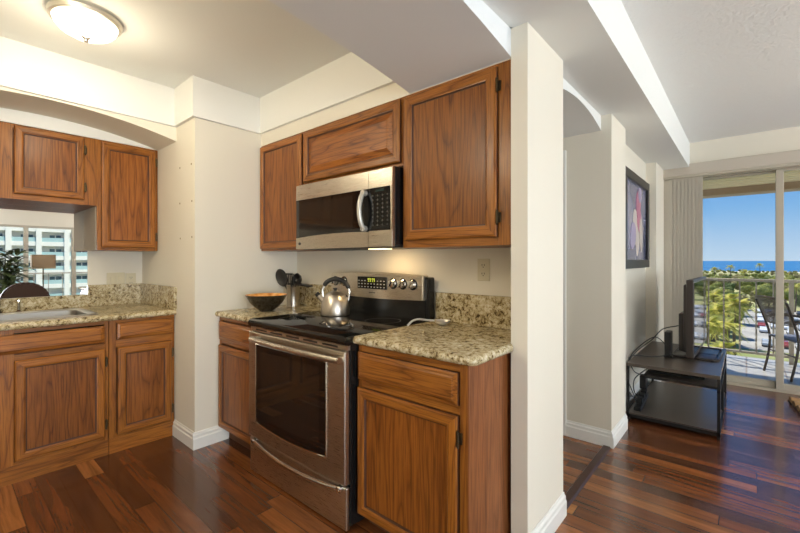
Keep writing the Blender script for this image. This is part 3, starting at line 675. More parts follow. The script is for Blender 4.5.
def ladle_head(b, p, d):
    b2 = nb(); lathe(b2, [(0, -0.036), (0.028, -0.031), (0.044, -0.014), (0.052, 0.010), (0.048, 0.010), (0.033, -0.01), (0.02, -0.022), (0, -0.026)], (0, 0, 0), 20)
    b2.transform(Matrix.Translation(p + d * 0.03) @ Matrix.Rotation(R(70), 4, 'X')); me = bpy.data.meshes.new('t'); b2.to_mesh(me); b2.free(); b.from_mesh(me); bpy.data.meshes.remove(me)
utensil('ladle', 'round black ladle in the middle of the steel holder', (KX, KY - 0.01, 0.93), (KX + 0.028, KY + 0.005, 1.085), ladle_head)
def turner_head(b, p, d):
    q = p + Vector((0.055, 0.012, 0.004)); tube(b, [p, p + Vector((0.02, 0.004, 0.012)), q], [0.006, 0.008, 0.012], 8); rbox(b, q + Vector((0.04, 0.01, -0.004)), (0.10, 0.06, 0.012), rz=R(12), ry=R(6), bev=0.004)
utensil('spatula', 'black spatula with its blade tipping right out of the steel holder', (KX - 0.01, KY + 0.0, 0.93), (KX + 0.04, KY - 0.005, 1.075), turner_head)

TX, TY = -1.995, 1.675
t = thing('kettle', 'steel tea kettle with black arched handle standing on the cooktop', 'kettle', (TX, TY, 0.914))
b = nb(); prof = [(0.080, 0.9145), (0.090, 0.918), (0.093, 0.935), (0.091, 0.965), (0.084, 1.0), (0.072, 1.03), (0.055, 1.052), (0.036, 1.063), (0.034, 1.066), (0.0, 1.070)]
lathe(b, prof, (TX, TY, 0), 40); kb = obj('pot', b, STEELV, t, smooth=True)
b = nb(); lathe(b, [(0.010, 1.068), (0.008, 1.076), (0.014, 1.082), (0.014, 1.088), (0, 1.091)], (TX, TY, 0), 16); obj('lid_knob', b, BLACKP, t, smooth=True)
dv = Vector((-0.80, -0.60, 0)).normalized()                       # direction of the spout
P0 = Vector((TX, TY, 0))
b = nb(); tube(b, [P0 + dv * 0.070 + Vector((0, 0, 1.0)), P0 + dv * 0.098 + Vector((0, 0, 1.028)), P0 + dv * 0.112 + Vector((0, 0, 1.042))], [0.022, 0.017, 0.014], 14); sp_ = obj('spout', b, STEELV, t, smooth=True)
b = nb(); tube(b, [P0 + dv * 0.108 + Vector((0, 0, 1.038)), P0 + dv * 0.122 + Vector((0, 0, 1.053))], [0.0165, 0.014], 14); obj('whistle', b, BLACKP, sp_, smooth=True)
hp = [P0 + dv * 0.078 + Vector((0, 0, 1.028)), P0 + dv * 0.082 + Vector((0, 0, 1.075)), P0 + dv * 0.055 + Vector((0, 0, 1.125)), P0 + Vector((0, 0, 1.145)), P0 - dv * 0.06 + Vector((0, 0, 1.125)), P0 - dv * 0.090 + Vector((0, 0, 1.075)), P0 - dv * 0.086 + Vector((0, 0, 1.010))]
sp = spline(hp, 6)
b = nb(); tube(b, sp, 0.0085, 10); h_ = obj('handle', b, CHROME, t, smooth=True)
b = nb(); tube(b, sp[9:30], [0.011] + [0.0145] * 19 + [0.011], 12); obj('handle_grip', b, BLACKP, h_, smooth=True)
SILV = mat('satin_silver', (0.80, 0.79, 0.76), 0.35, 0.6)
t = thing('spoon_rest', 'polished steel ladle lying face up on the granite right of the range', 'ladle', (-1.27, 1.80, 0.91))
b = nb(); lathe(b, [(0.0, 0.9105), (0.020, 0.9115), (0.038, 0.922), (0.045, 0.936), (0.0425, 0.936), (0.036, 0.924), (0.019, 0.9145), (0, 0.9135)], (-1.262, 1.815, 0), 28); obj('cup', b, SILV, t, smooth=True)
b = nb(); tube(b, spline([(-1.298, 1.795, 0.933), (-1.325, 1.765, 0.936), (-1.348, 1.72, 0.944), (-1.362, 1.68, 0.938), (-1.370, 1.648, 0.916)], 5), 0.0055, 8); obj('handle', b, SILV, t, smooth=True)

# ================================================================== KITCHEN CEILING LIGHT
LX, LY = -2.517, 0.495
t = thing('ceiling_light', 'round frosted glass flush light on the kitchen ceiling', 'ceiling light', (LX, LY, ZK))
b = nb(); lathe(b, [(0.126, ZK - 0.0), (0.153, ZK - 0.012), (0.148, ZK - 0.030), (0.139, ZK - 0.034), (0.134, ZK - 0.034), (0.134, ZK - 0.002)], (LX, LY, 0), 48); obj('rim', b, mat('light_rim_nickel', (0.62, 0.58, 0.50), 0.3, 0.8), t, smooth=True)
b = nb(); lathe(b, [(0.134, ZK - 0.033), (0.126, ZK - 0.055), (0.105, ZK - 0.078), (0.071, ZK - 0.096), (0.04, ZK - 0.105), (0.0, ZK - 0.107)], (LX, LY, 0), 48)
gl = obj('glass_bowl', b, mat('lit_frosted_glass', (0.95, 0.9, 0.8), 0.4, emit=(1.0, 0.88, 0.66), es=5.0), t, smooth=True)
b = nb(); lathe(b, [(0.0, ZK - 0.128), (0.009, ZK - 0.125), (0.012, ZK - 0.117), (0.008, ZK - 0.111), (0.020, ZK - 0.106), (0.020, ZK - 0.104)], (LX, LY, 0), 18); obj('finial', b, CHROME, t, smooth=True)
light('ceiling_light_lamp', 'POINT', (LX, LY, ZK - 0.30), 4.8, (1.0, 0.86, 0.63), shadow_soft_size=0.10)
t2 = dup(t, (-1.75, -0.22, ZK), 0, 'added unseen frosted flush light on the kitchen ceiling nearer the living room')  # out-of-view copy of the fixture, added to fill the kitchen with light
light('ceiling_light_lamp', 'POINT', (-1.75, -0.22, ZK - 0.28), 15.0, (1.0, 0.88, 0.68), shadow_soft_size=0.14)  # fill lamp belonging to the added second fixture

# ================================================================== PICTURE
PX, PY0, PY1, PZ0, PZ1 = -0.78, 3.62, 4.68, 1.196, 2.03
t = thing('framed_picture', 'large black framed orchid picture on the wall above the television table', 'picture', (PX, 4.15, 1.6))
FW_ = mat('black_frame_wood', (0.010, 0.009, 0.009), 0.35)
b = nb()
for a in ((PY0, PY1, PZ1 - 0.075, PZ1), (PY0, PY1, PZ0, PZ0 + 0.075), (PY0, PY0 + 0.075, PZ0 + 0.075, PZ1 - 0.075), (PY1 - 0.075, PY1, PZ0 + 0.075, PZ1 - 0.075)): box(b, PX, PX + 0.045, *a, 0.003, 1)
obj('frame', b, FW_, t)
m_ = mat('picture_print', (0.2, 0.2, 0.3), 0.25, coat=0.6); g = NB(m_); tc_ = g.N('TexCoord'); n_ = g.N('TexNoise', {'Vector': tc_.outputs['Object'], 'Scale': 2.2, 'Detail': 3.0})
g.l.new(g.ramp(n_.outputs['Fac'], [(0.3, (0.10, 0.11, 0.20)), (0.55, (0.26, 0.27, 0.40)), (0.75, (0.40, 0.38, 0.46))]), g.b.inputs['Base Color'])
b = nb(); box(b, PX + 0.002, PX + 0.022, PY0 + 0.07, PY1 - 0.07, PZ0 + 0.07, PZ1 - 0.07); pr_ = obj('print', b, m_, t)
PET = mat('petal_cream_print', (0.62, 0.55, 0.50), 0.3); PINK = mat('petal_pink_print', (0.55, 0.20, 0.30), 0.3); LAV = mat('petal_lavender_print', (0.40, 0.34, 0.50), 0.3)
petn = [0]
def petal(cy, cz, ly, lz, rot, m):
    petn[0] += 1
    b = nb(); b2 = [(0, 0)]
    pts = []
    for k in range(24):
        a = 2 * PI * k / 24; u, v = ly * math.cos(a) * (1 + 0.2 * math.sin(a)), lz * math.sin(a)
        pts.append((cy + u * math.cos(rot) - v * math.sin(rot), cz + u * math.sin(rot) + v * math.cos(rot)))
    prism(b, pts, 'x', PX + 0.0215, PX + 0.0222 + 0.0009 * petn[0]); obj('petal', b, m, pr_)
for a in [(4.13, 1.56, 0.10, 0.17, 0.2, PET), (4.22, 1.45, 0.08, 0.15, -0.2, PET), (4.30, 1.62, 0.10, 0.12, 0.5, PINK), (4.02, 1.48, 0.10, 0.13, -0.6, LAV), (4.25, 1.78, 0.09, 0.13, -0.3, PINK), (4.36, 1.50, 0.07, 0.16, 0.1, PET), (4.30, 1.87, 0.07, 0.07, 0, LAV)]: petal(*a)

# ================================================================== TV TABLE AND WHAT IS ON IT
GX0, GX1, GY0, GY1 = -0.725, -0.138, 3.60, 4.742
ESP = mat('dark_espresso_top', (0.085, 0.066, 0.052), 0.32); IRON = mat('black_iron', (0.012, 0.011, 0.011), 0.4, 0.3)
t = thing('tv_table', 'dark two-shelf television table with thin black metal frame', 'table', ((GX0 + GX1) / 2, (GY0 + GY1) / 2, 0))
b = nb(); box(b, GX0, GX1, GY0, GY1, 0.425, 0.450, 0.002, 1); obj('tabletop', b, ESP, t)
b = nb(); box(b, GX0 + 0.012, GX1 - 0.012, GY0 + 0.012, GY1 - 0.012, 0.040, 0.055, 0.001, 1); obj('lower_shelf', b, ESP, t)
b = nb(); box(b, GX0 + 0.10, GX1 - 0.012, GY0 + 0.10, GY1 - 0.15, 0.335, 0.350, 0.001, 1); obj('middle_shelf', b, ESP, t)
q = 0.0095
for (x, y) in [(GX0 + q, GY0 + q), (GX1 - q, GY0 + q), (GX0 + q, GY1 - q), (GX1 - q, GY1 - q), (GX1 - q, (GY0 + GY1) / 2)]:
    b = nb(); box(b, x - q, x + q, y - q, y + q, 0.0, 0.425, 0.001, 1); obj('leg', b, IRON, t)
for z in (0.036, ):
    b = nb(); box(b, GX0, GX1, GY0, GY0 + 0.02, z - 0.012, z + 0.012); box(b, GX0, GX1, GY1 - 0.02, GY1, z - 0.012, z + 0.012); box(b, GX0, GX0 + 0.02, GY0, GY1, z - 0.012, z + 0.012); box(b, GX1 - 0.02, GX1, GY0, GY1, z - 0.012, z + 0.012)
    obj('lower_rail', b, IRON, t)
b = nb(); box(b, GX1 - 0.02, GX1, GY0, GY1, 0.330, 0.345); box(b, GX0 + 0.09, GX1, GY0 + 0.09, GY0 + 0.105, 0.330, 0.346); obj('middle_rail', b, IRON, t)
# television, screen towards the room (+X), turned a little
TVC = (-0.325, 4.36, 0.45); TR_ = R(-1.2)
t = thing('television', 'black flat television seen edge-on on the dark table', 'television', TVC, TR_)
TVP = mat('tv_black_plastic', (0.032, 0.023, 0.019), 0.35)
b = nb(); box(b, -0.026, 0.024, -0.49, 0.49, 0.045, 0.660, 0.006); obj('bezel', b, TVP, t, local=True)
b = nb(); box(b, 0.0235, 0.0255, -0.465, 0.465, 0.080, 0.637); obj('screen', b, BLACKG, t, local=True)
b = nb(); box(b, -0.052, -0.020, -0.42, 0.42, 0.075, 0.62, 0.01); box(b, -0.092, -0.05, -0.36, 0.36, 0.07, 0.38, 0.012); obj('back_cover', b, TVP, t, local=True)
b = nb(); box(b, -0.093, -0.0915, -0.20, -0.16, 0.12, 0.2); obj('port_panel', b, mat('tv_ports', (0.3, 0.3, 0.3), 0.5), t, local=True)
b = nb(); box(b, -0.035, 0.005, -0.06, 0.06, 0.012, 0.09, 0.004); obj('stand_neck', b, TVP, t, local=True)
b = nb(); tube(b, [(-0.15, -0.27, 0.009), (0.13, -0.27, 0.009), (0.16, -0.22, 0.009), (0.16, 0.22, 0.009), (0.13, 0.27, 0.009), (-0.15, 0.27, 0.009), (-0.15, -0.27, 0.009)], 0.009, 8); box(b, -0.15, 0.14, -0.05, 0.05, 0.002, 0.014, 0.003); rbox(b, (-0.01, 0, 0.007), (0.30, 0.5, 0.010), bev=0.003); obj('stand_base', b, TVP, t, smooth=True, local=True)
# small black boxes and cables
t = thing('modem', 'upright black modem box beside the television on the dark table', 'modem', (-0.50, 4.06, 0.45))
b = nb(); box(b, -0.522, -0.478, 4.00, 4.12, 0.462, 0.665, 0.006); obj('case', b, BLACKP, t)
b = nb(); box(b, -0.530, -0.470, 4.02, 4.10, 0.4505, 0.463, 0.003); obj('foot', b, BLACKP, t)
t = thing('media_player', 'flat black media player box on the middle shelf of the table', 'media player', (-0.42, 4.0, 0.35))
b = nb(); box(b, -0.60, -0.24, 3.82, 4.22, 0.3505, 0.400, 0.004); obj('case', b, BLACKP, t)
b = nb(); box(b, -0.60, -0.24, 3.818, 3.8205, 0.362, 0.388); obj('front_panel', b, BLACKG, t)
t = thing('power_strip', 'black power strip leaning at the left end of the lower shelf', 'power strip', (-0.66, 3.9, 0.055))
b = nb(); rbox(b, (-0.665, 3.86, 0.085), (0.05, 0.36, 0.04), rx=R(6), bev=0.005); obj('case', b, BLACKP, t)
for k in range(3):
    b = nb(); rbox(b, (-0.662, 3.77 + k * 0.09, 0.122 + 0.0095 * k), (0.045, 0.055, 0.045), rx=R(6), bev=0.004); obj('plug', b, BLACKP, t)
b = nb(); rbox(b, (-0.655, 3.90, 0.245), (0.05, 0.07, 0.11), bev=0.006); o = obj('power_adapter', b, BLACKP, None, org=(-0.655, 3.9, 0.245)); tag(o, 'black power adapter hanging by its lead under the left end of the table', 'power adapter')
cabs = [([(-0.51, 4.12, 0.52), (-0.60, 4.08, 0.60), (-0.70, 3.95, 0.52), (-0.742, 3.80, 0.44), (-0.745, 3.74, 0.3), (-0.70, 3.80, 0.12)], 'black cable arching from the modem over the left table edge'),
        ([(-0.43, 4.05, 0.72), (-0.53, 3.97, 0.69), (-0.60, 3.93, 0.60), (-0.70, 3.86, 0.50), (-0.748, 3.78, 0.40), (-0.735, 3.70, 0.22), (-0.68, 3.72, 0.13)], 'black cable looping from the television back to the table edge'),
        ([(-0.49, 3.995, 0.475), (-0.60, 3.92, 0.458), (-0.70, 3.84, 0.470), (-0.745, 3.80, 0.44), (-0.72, 3.86, 0.33), (-0.66, 3.88, 0.30)], 'black lead running down to the hanging power adapter'),
        ([(-0.60, 3.95, 0.375), (-0.66, 3.88, 0.33), (-0.70, 3.76, 0.28), (-0.68, 3.68, 0.20), (-0.64, 3.80, 0.13)], 'black lead dropping from the middle shelf to the power strip')]
for pts, lb in cabs:
    b = nb(); tube(b, spline(pts, 6), 0.0042, 6); o = obj('cable', b, BLACKP, None, True, org=pts[0]); tag(o, lb, 'cable', 'cables at the television table')

# ================================================================== VERTICAL BLIND
BL = mat('blind_vane_taupe', (0.56, 0.52, 0.445), 0.6)
t = thing('vertical_blind', 'taupe vertical blind gathered at the left of the lanai door', 'blind', (-0.5, YD - 0.06, 2.17))
b = nb(); box(b, -0.69, DX1, YD - 0.064, YD - 0.024, 2.148, 2.176); obj('head_track', b, ALU, t)
for k in range(9):
    b = nb(); x = -0.650 + k * 0.033; rbox(b, (x, YD - 0.05, 1.095), (0.089, 0.0016, 2.10), rz=R(-20)); obj('vane', b, BL, t)

# ================================================================== DOOR MAT
RT = mat('mat_ribs_tan', (0.34, 0.19, 0.075), 0.6); RTD = mat('mat_base_brown', (0.07, 0.035, 0.016), 0.8)
t = thing('door_mat', 'brown ribbed door mat on the hardwood in front of the lanai door', 'mat', (0.28, 5.03, 0), R(7.5))
b = nb(); box(b, 0, 0.95, -0.62, 0, 0.0005, 0.008, 0.002, 1); obj('backing', b, RTD, t, local=True)
b = nb()
for k in range(5): tube(b, [(0.006, -0.062 - k * 0.125, 0.040), (0.944, -0.062 - k * 0.125, 0.040)], 0.048, 10)
b.transform(Matrix.Diagonal((1, 1, 0.5, 1))); b.transform(Matrix.Translation((0, 0, 0.006))); obj('ribs', b, RT, t, True, local=True)

# ================================================================== LIVING ROOM THINGS SEEN IN THE MIRROR, THEN AN ADDED UPLIGHT
t = thing('floor_lamp', 'slim floor lamp with tan rectangular shade reflected in the mirror', 'lamp', (3.3, 1.45, 0))
b = nb(); lathe(b, [(0.13, 0.0), (0.13, 0.015), (0.02, 0.025), (0.0, 0.025)], (3.3, 1.45, 0), 28); obj('base', b, BRONZE, t, smooth=True)
b = nb(); tube(b, [(3.3, 1.45, 0.02), (3.3, 1.45, 1.15)], 0.012, 10); obj('pole', b, BRONZE, t, smooth=True)
b = nb(); hx, hy, z0, z1 = 0.10, 0.185, 1.10, 1.385
for (x0, x1, y0, y1) in [(-hx, hx, -hy, -hy + 0.004), (-hx, hx, hy - 0.004, hy), (-hx, -hx + 0.004, -hy, hy), (hx - 0.004, hx, -hy, hy)]: box(b, 3.3 + x0, 3.3 + x1, 1.45 + y0, 1.45 + y1, z0, z1)
obj('lamp_shade', b, mat('tan_shade', (0.36, 0.25, 0.15), 0.8), t)
t = thing('armchair', 'dark brown rounded armchair reflected in the mirror below the lamp', 'armchair', (2.2, 0.98, 0))
AC = mat('brown_leather', (0.075, 0.038, 0.028), 0.5)
b = nb(); box(b, 1.86, 2.56, 0.62, 1.34, 0.06, 0.42, 0.05, 3); obj('seat', b, AC, t, smooth=True)
b = nb(); pts = [(0.69, 0.30), (0.69, 0.60)] + [(1.02 + 0.32 * math.cos(a), 0.60 + 0.29 * math.sin(a)) for a in [PI - PI * i / 14 for i in range(1, 14)]] + [(1.35, 0.60), (1.35, 0.30)]
prism(b, pts, 'x', 1.74, 1.90); bmesh.ops.bevel(b, geom=b.edges[:], offset=0.03, segments=2, affect='EDGES'); obj('backrest', b, AC, t, smooth=True)
for y in (0.54, 1.32): b = nb(); box(b, 1.80, 2.54, y, y + 0.10, 0.06, 0.58, 0.035, 3); obj('armrest', b, AC, t, smooth=True)
for (x, y) in ((1.84, 0.62), (2.50, 0.62), (1.84, 1.34), (2.50, 1.34)): b = nb(); tube(b, [(x, y, 0), (x, y, 0.08)], [0.018, 0.024], 10); obj('leg', b, BLACKP, t)
t = thing('potted_plant', 'leafy potted houseplant reflected at the left edge of the mirror', 'plant', (3.1, 0.84, 0))
b = nb(); lathe(b, [(0.12, 0.0), (0.16, 0.30), (0.165, 0.34), (0.15, 0.34), (0.145, 0.30), (0.0, 0.29)], (3.1, 0.84, 0), 24); obj('pot', b, mat('terracotta_dark', (0.16, 0.07, 0.04), 0.6), t, smooth=True)
b = nb(); rnd = random.Random(3)
for k in range(4): tube(b, spline([(3.10 + 0.02 * k - 0.03, 0.84, 0.28), (3.08 + 0.04 * k - 0.05, 0.84 + 0.03 * (k - 1.5), 0.8), (3.05 + 0.05 * k, 0.84 + 0.08 * (k - 1.5), 1.3)], 4), 0.010, 6)
obj('stem', b, mat('plant_stem', (0.10, 0.08, 0.03), 0.7), t, smooth=True)
def leaf(b, p, yaw, pitch, ln, wd, droop=0.35):
    d = Vector((math.cos(yaw) * math.cos(pitch), math.sin(yaw) * math.cos(pitch), math.sin(pitch))); s = Vector((-math.sin(yaw), math.cos(yaw), 0)); L = []
    for i in range(6):
        u = i / 5; c = Vector(p) + d * ln * u + Vector((0, 0, -droop * ln * u * u)); w = wd * math.sin(PI * (0.08 + 0.9 * u)) ** 0.8 if i < 5 else 0.002
        L.append((b.verts.new(c - s * w), b.verts.new(c + Vector((0, 0, w * 0.25))), b.verts.new(c + s * w)))
    for a, c in zip(L, L[1:]):
        b.faces.new((a[0], a[1], c[1], c[0])); b.faces.new((a[1], a[2], c[2], c[1]))
b = nb()
for k in range(190):
    u = rnd.random(); kk = rnd.randrange(4); z = 0.55 + u * 0.85; px_ = 3.08 + 0.05 * (kk - 1.5) * u; py_ = 0.84 + 0.08 * (kk - 1.5) * u
    leaf(b, (px_, py_ + 0.08, z), rnd.uniform(0, 2 * PI), rnd.uniform(-0.2, 0.9), rnd.uniform(0.26, 0.42), rnd.uniform(0.028, 0.046))
obj('foliage', b, mat('houseplant_green', (0.075, 0.10, 0.03), 0.45), t, smooth=True)

t = thing('added_uplight', 'added unseen bronze uplight standing by the far right window of the living room', 'lamp', (2.4, 3.05, 0))  # uplight added out of view to brighten the living room ceiling
b = nb(); lathe(b, [(0.15, 0.0), (0.15, 0.02), (0.02, 0.03), (0.0, 0.03)], (2.4, 3.05, 0), 28); obj('base', b, BRONZE, t, smooth=True)
b = nb(); tube(b, [(2.4, 3.05, 0.02), (2.4, 3.05, 1.70)], 0.014, 10); obj('pole', b, BRONZE, t, smooth=True)
b = nb(); lathe(b, [(0.0, 1.69), (0.05, 1.70), (0.14, 1.76), (0.18, 1.82), (0.175, 1.82), (0.13, 1.77), (0.0, 1.71)], (2.4, 3.05, 0), 32); obj('lamp_shade', b, BRONZE, t, smooth=True)
light('added_uplight_lamp', 'AREA', (2.4, 3.05, 1.815), 58, (1.0, 0.98, 0.95), (PI, 0, 0), shape='DISK', size=0.30)

# ================================================================== LANAI
TILE = mat('lanai_tile', (0.62, 0.62, 0.63), 0.3); g = NB(TILE); tc_ = g.N('TexCoord')
bt = g.N('TexBrick', {'Vector': tc_.outputs['Object'], 'Color1': (0.36, 0.35, 0.35, 1), 'Color2': (0.30, 0.295, 0.30, 1), 'Mortar': (0.20, 0.15, 0.11, 1), 'Scale': 1.0, 'Mortar Size': 0.008, 'Brick Width': 0.33, 'Row Height': 0.33}); bt.offset = 0.0
g.l.new(bt.outputs['Color'], g.b.inputs['Base Color'])
b = nb(); box(b, -0.95, 4.0, YD + 0.07, 6.95, -0.25, 0.004); struct('floor_lanai', b, TILE)
b = nb(); box(b, -0.95, 4.0, YD + 0.12, 6.98, 2.24, 2.7)
LC = mat('lanai_ceiling_beige', (0.92, 0.78, 0.50), 0.7); struct('ceiling_lanai', b, LC)
for k in range(8):
    b = nb(); y = YD + 0.22 + k * 0.165; box(b, -0.95, 4.0, y, y + 0.115, 2.212, 2.24); struct('trim_%d' % (12 + k), b, LC)
b = nb(); box(b, -0.95, 4.0, 6.72, 6.98, 2.125, 2.24); struct('trim_20', b, mat('lanai_beam_brown', (0.42, 0.29, 0.18), 0.7))
b = nb(); box(b, -1.05, -0.85, YD + 0.12, 6.95, 0, 2.7); box(b, 4.0, 4.2, YD + 0.12, 6.95, -0.2, 2.7); struct('wall_lanai', b, WALL)
RY = 6.80; RAILM = mat('railing_taupe_metal', (0.42, 0.37, 0.31), 0.45, 0.3)
t = thing('balcony_railing', 'taupe metal railing along the edge of the lanai', 'railing', (1.5, RY, 0.004))
b = nb(); box(b, -0.85, 4.0, RY - 0.025, RY + 0.025, 0.995, 1.03, 0.004, 1); obj('top_rail', b, RAILM, t)
b = nb(); box(b, -0.85, 4.0, RY - 0.018, RY + 0.018, 0.075, 0.105, 0.003, 1); obj('bottom_rail', b, RAILM, t)
x = -0.706
k = 0
while x < 3.95:
    thick = 0.022 if k % 9 == 7 else 0.0085
    b = nb(); box(b, x - thick, x + thick, RY - thick, RY + thick, 0.004 if thick > 0.02 else 0.105, 0.995); obj('post' if thick > 0.02 else 'baluster', b, RAILM, t); x += 0.16; k += 1
# patio chair
LA, LB_ = Vector((0.152, 6.198, 0)), Vector((0.351, 5.819, 0))
mid = (LA + LB_) / 2; ax = (LB_ - LA).normalized(); rz = math.atan2(ax.y, ax.x)
t = thing('patio_chair', 'dark wicker-backed metal patio chair on the lanai behind the glass door', 'chair', (mid.x, mid.y, 0.004), rz)
CH = mat('chair_dark_metal', (0.075, 0.058, 0.050), 0.4, 0.4)
hw = (LB_ - LA).length / 2
# local: x along the back, +y forward of the chair (away from the door)
for s in (-1, 1):
    b = nb(); tube(b, spline([(s * hw, 0, 0), (s * hw, 0.045, 0.22), (s * (hw + 0.01), 0.06, 0.42), (s * (hw + 0.02), 0.01, 0.62), (s * (hw + 0.03), -0.06, 0.82)], 5), 0.012, 8); obj('leg', b, CH, t, True, local=True)
    b = nb(); tube(b, spline([(s * (hw + 0.02), 0.52, 0), (s * (hw + 0.01), 0.49, 0.3), (s * (hw + 0.02), 0.47, 0.60)], 5), 0.012, 8); obj('leg', b, CH, t, True, local=True)
    b = nb(); tube(b, spline([(s * (hw + 0.02), 0.01, 0.62), (s * (hw + 0.03), 0.2, 0.645), (s * (hw + 0.02), 0.49, 0.60)], 5), 0.014, 8); obj('armrest', b, CH, t, True, local=True)
b = nb(); tube(b, [(-hw, 0.05, 0.25), (hw, 0.05, 0.25)], 0.008, 6); obj('stretcher', b, CH, t, True, local=True)
b = nb(); box(b, -hw, hw, 0.04, 0.50, 0.405, 0.425, 0.004, 1); obj('seat', b, mat('seat_blue_grey', (0.10, 0.12, 0.20), 0.6), t, local=True)
b = nb()
for k in range(17):
    z = 0.575 + k * 0.0165; u = (z - 0.57) / 0.28; w_ = hw - 0.01 + 0.03 * u; yb = 0.02 - 0.085 * u
    tube(b, [(-w_, yb, z), (-w_ * 0.5, yb - 0.035, z), (0, yb - 0.045, z), (w_ * 0.5, yb - 0.035, z), (w_, yb, z)], 0.0068, 6)
tube(b, [(-hw - 0.03, -0.062, 0.845), (-hw * 0.5, -0.105, 0.86), (0, -0.115, 0.865), (hw * 0.5, -0.105, 0.86), (hw + 0.03, -0.062, 0.845)], 0.013, 8)
obj('backrest', b, mat('woven_back', (0.24, 0.18, 0.135), 0.6), t, True, local=True)

# ================================================================== OUTSIDE
ZG = -18.0
def noise_mat(name, sc, stops, rough=0.8, bump=0):
    m = mat(name, stops[0][1], rough); g = NB(m); t = g.N('TexCoord'); n = g.N('TexNoise', {'Vector': t.outputs['Object'], 'Scale': sc, 'Detail': 5.0})
    g.l.new(g.ramp(n.outputs['Fac'], stops), g.b.inputs['Base Color']); return m
def sheet(name, x0, x1, y0, y1, z, m):
    b = nb(); box(b, x0, x1, y0, y1, z - 0.5, z); return struct(name, b, m)
sheet('ground', -800, 1500, 30, 905, ZG, noise_mat('grass_ground', 0.05, [(0.35, (0.16, 0.19, 0.05)), (0.6, (0.34, 0.31, 0.13))]))
sheet('ground_side', 30, 400, -120, 30, ZG, noise_mat('grass_side', 0.05, [(0.35, (0.10, 0.13, 0.035)), (0.6, (0.20, 0.20, 0.08))]))
sheet('beach', -2500, 4000, 905, 945, ZG + 0.2, mat('sand', (0.66, 0.56, 0.40), 0.9))
SEA = noise_mat('sea_water', 0.004, [(0.3, (0.006, 0.095, 0.25)), (0.7, (0.010, 0.14, 0.32))], 0.7)
SEA.node_tree.nodes['Principled BSDF'].inputs['Specular IOR Level'].default_value = 0.1
sheet('sea', -30000, 40000, 945, 50000, ZG - 0.2, SEA)
sheet('surf', -2500, 4000, 943, 952, ZG + 0.1, mat('surf_foam', (0.8, 0.85, 0.85), 0.8))
# parking lot
ASPH = noise_mat('asphalt', 0.2, [(0.4, (0.24, 0.23, 0.22)), (0.6, (0.32, 0.31, 0.295))])
sheet('parking_lot', -1, 60, 116, 215, ZG + 0.05, ASPH)
def car_mesh():
    b = nb(); prof = [(-2.2, 0.35), (-2.2, 0.75), (-2.05, 0.9), (-1.45, 0.95), (-0.85, 1.40), (0.75, 1.42), (1.35, 0.98), (2.05, 0.85), (2.2, 0.65), (2.2, 0.35)]
    prism(b, prof, 'x', -0.85, 0.85); bmesh.ops.bevel(b, geom=b.edges[:], offset=0.06, segments=2, affect='EDGES'); return b
CARC = [(0.75, 0.76, 0.78), (0.80, 0.80, 0.80), (0.06, 0.07, 0.09), (0.30, 0.05, 0.04), (0.45, 0.47, 0.50), (0.10, 0.16, 0.32)]
CARN = ['silver', 'white', 'black', 'red', 'grey', 'blue']
CGL = mat('car_glass', (0.02, 0.025, 0.03), 0.1); TYRE = mat('tyre', (0.02, 0.02, 0.02), 0.8)
protos = []
rnd = random.Random(11)
k = 0
for row in range(7):
    for c_ in range(9):
        if rnd.random() < 0.25: continue
        ci = rnd.randrange(6); x = 3.4 + c_ * 2.75 + rnd.uniform(-0.15, 0.15); y = (123, 133, 146, 156, 170, 182, 200)[row]; lab = '%s parked car in the parking lot beyond the lanai' % CARN[ci]
        hit = [p for p in protos if p[0] == ci]
        if not hit:
            o = thing('car', lab, 'car', (x, y, ZG + 0.05), 0, '%s cars in the parking lot' % CARN[ci])
            bm_ = car_mesh(); obj('body', bm_, mat('car_paint_' + CARN[ci], CARC[ci], 0.25, coat=0.5), o, local=True)
            b = nb(); prism(b, [(-1.35, 0.98), (-0.86, 1.36), (0.74, 1.38), (1.25, 1.0)], 'x', -0.865, 0.865); obj('windows', b, CGL, o, local=True)
            for sx_ in (-1, 1):
                for sy_ in (-1.35, 1.35): b = nb(); lathe(b, [(0.33, -0.1), (0.33, 0.1)], (sx_ * 0.78, sy_, 0.33), 14, axis='x'); obj('wheel', b, TYRE, o, local=True)
            protos.append((ci, o))
        else: dup(hit[0][1], (x, y, ZG + 0.05), rnd.choice((0, PI)), lab)
# trees
def crown(seed, n, leaf_s):
    rnd = random.Random(seed); b = nb()
    lobes = [(Vector((rnd.uniform(-1, 1) * 2.2, rnd.uniform(-1, 1) * 2.2, 4.2 + rnd.uniform(-0.9, 1.5))), rnd.uniform(1.3, 2.2)) for _ in range(7)] + [(Vector((0, 0, 4.6)), 2.4)]
    for c, r in lobes:
        for _ in range(n // len(lobes)):
            d = Vector((rnd.gauss(0, 1), rnd.gauss(0, 1), rnd.gauss(0.15, 0.9))).normalized(); p = c + d * r * rnd.uniform(0.75, 1.08); s = leaf_s * rnd.uniform(0.6, 1.3)
            u = d.orthogonal().normalized(); v = d.cross(u); a = rnd.uniform(0, PI); u, v = u * math.cos(a) + v * math.sin(a), v * math.cos(a) - u * math.sin(a); w = d * rnd.uniform(-0.5, 0.5)
            q = [b.verts.new(p + (u * i + w * i + v * j) * s) for i, j in ((-1, -0.5), (1, -0.5), (1, 0.5), (-1, 0.5))]; b.faces.new(q)
        bmesh.ops.create_icosphere(b, subdivisions=2, radius=r * 0.86, matrix=Matrix.Translation(c))
    return b
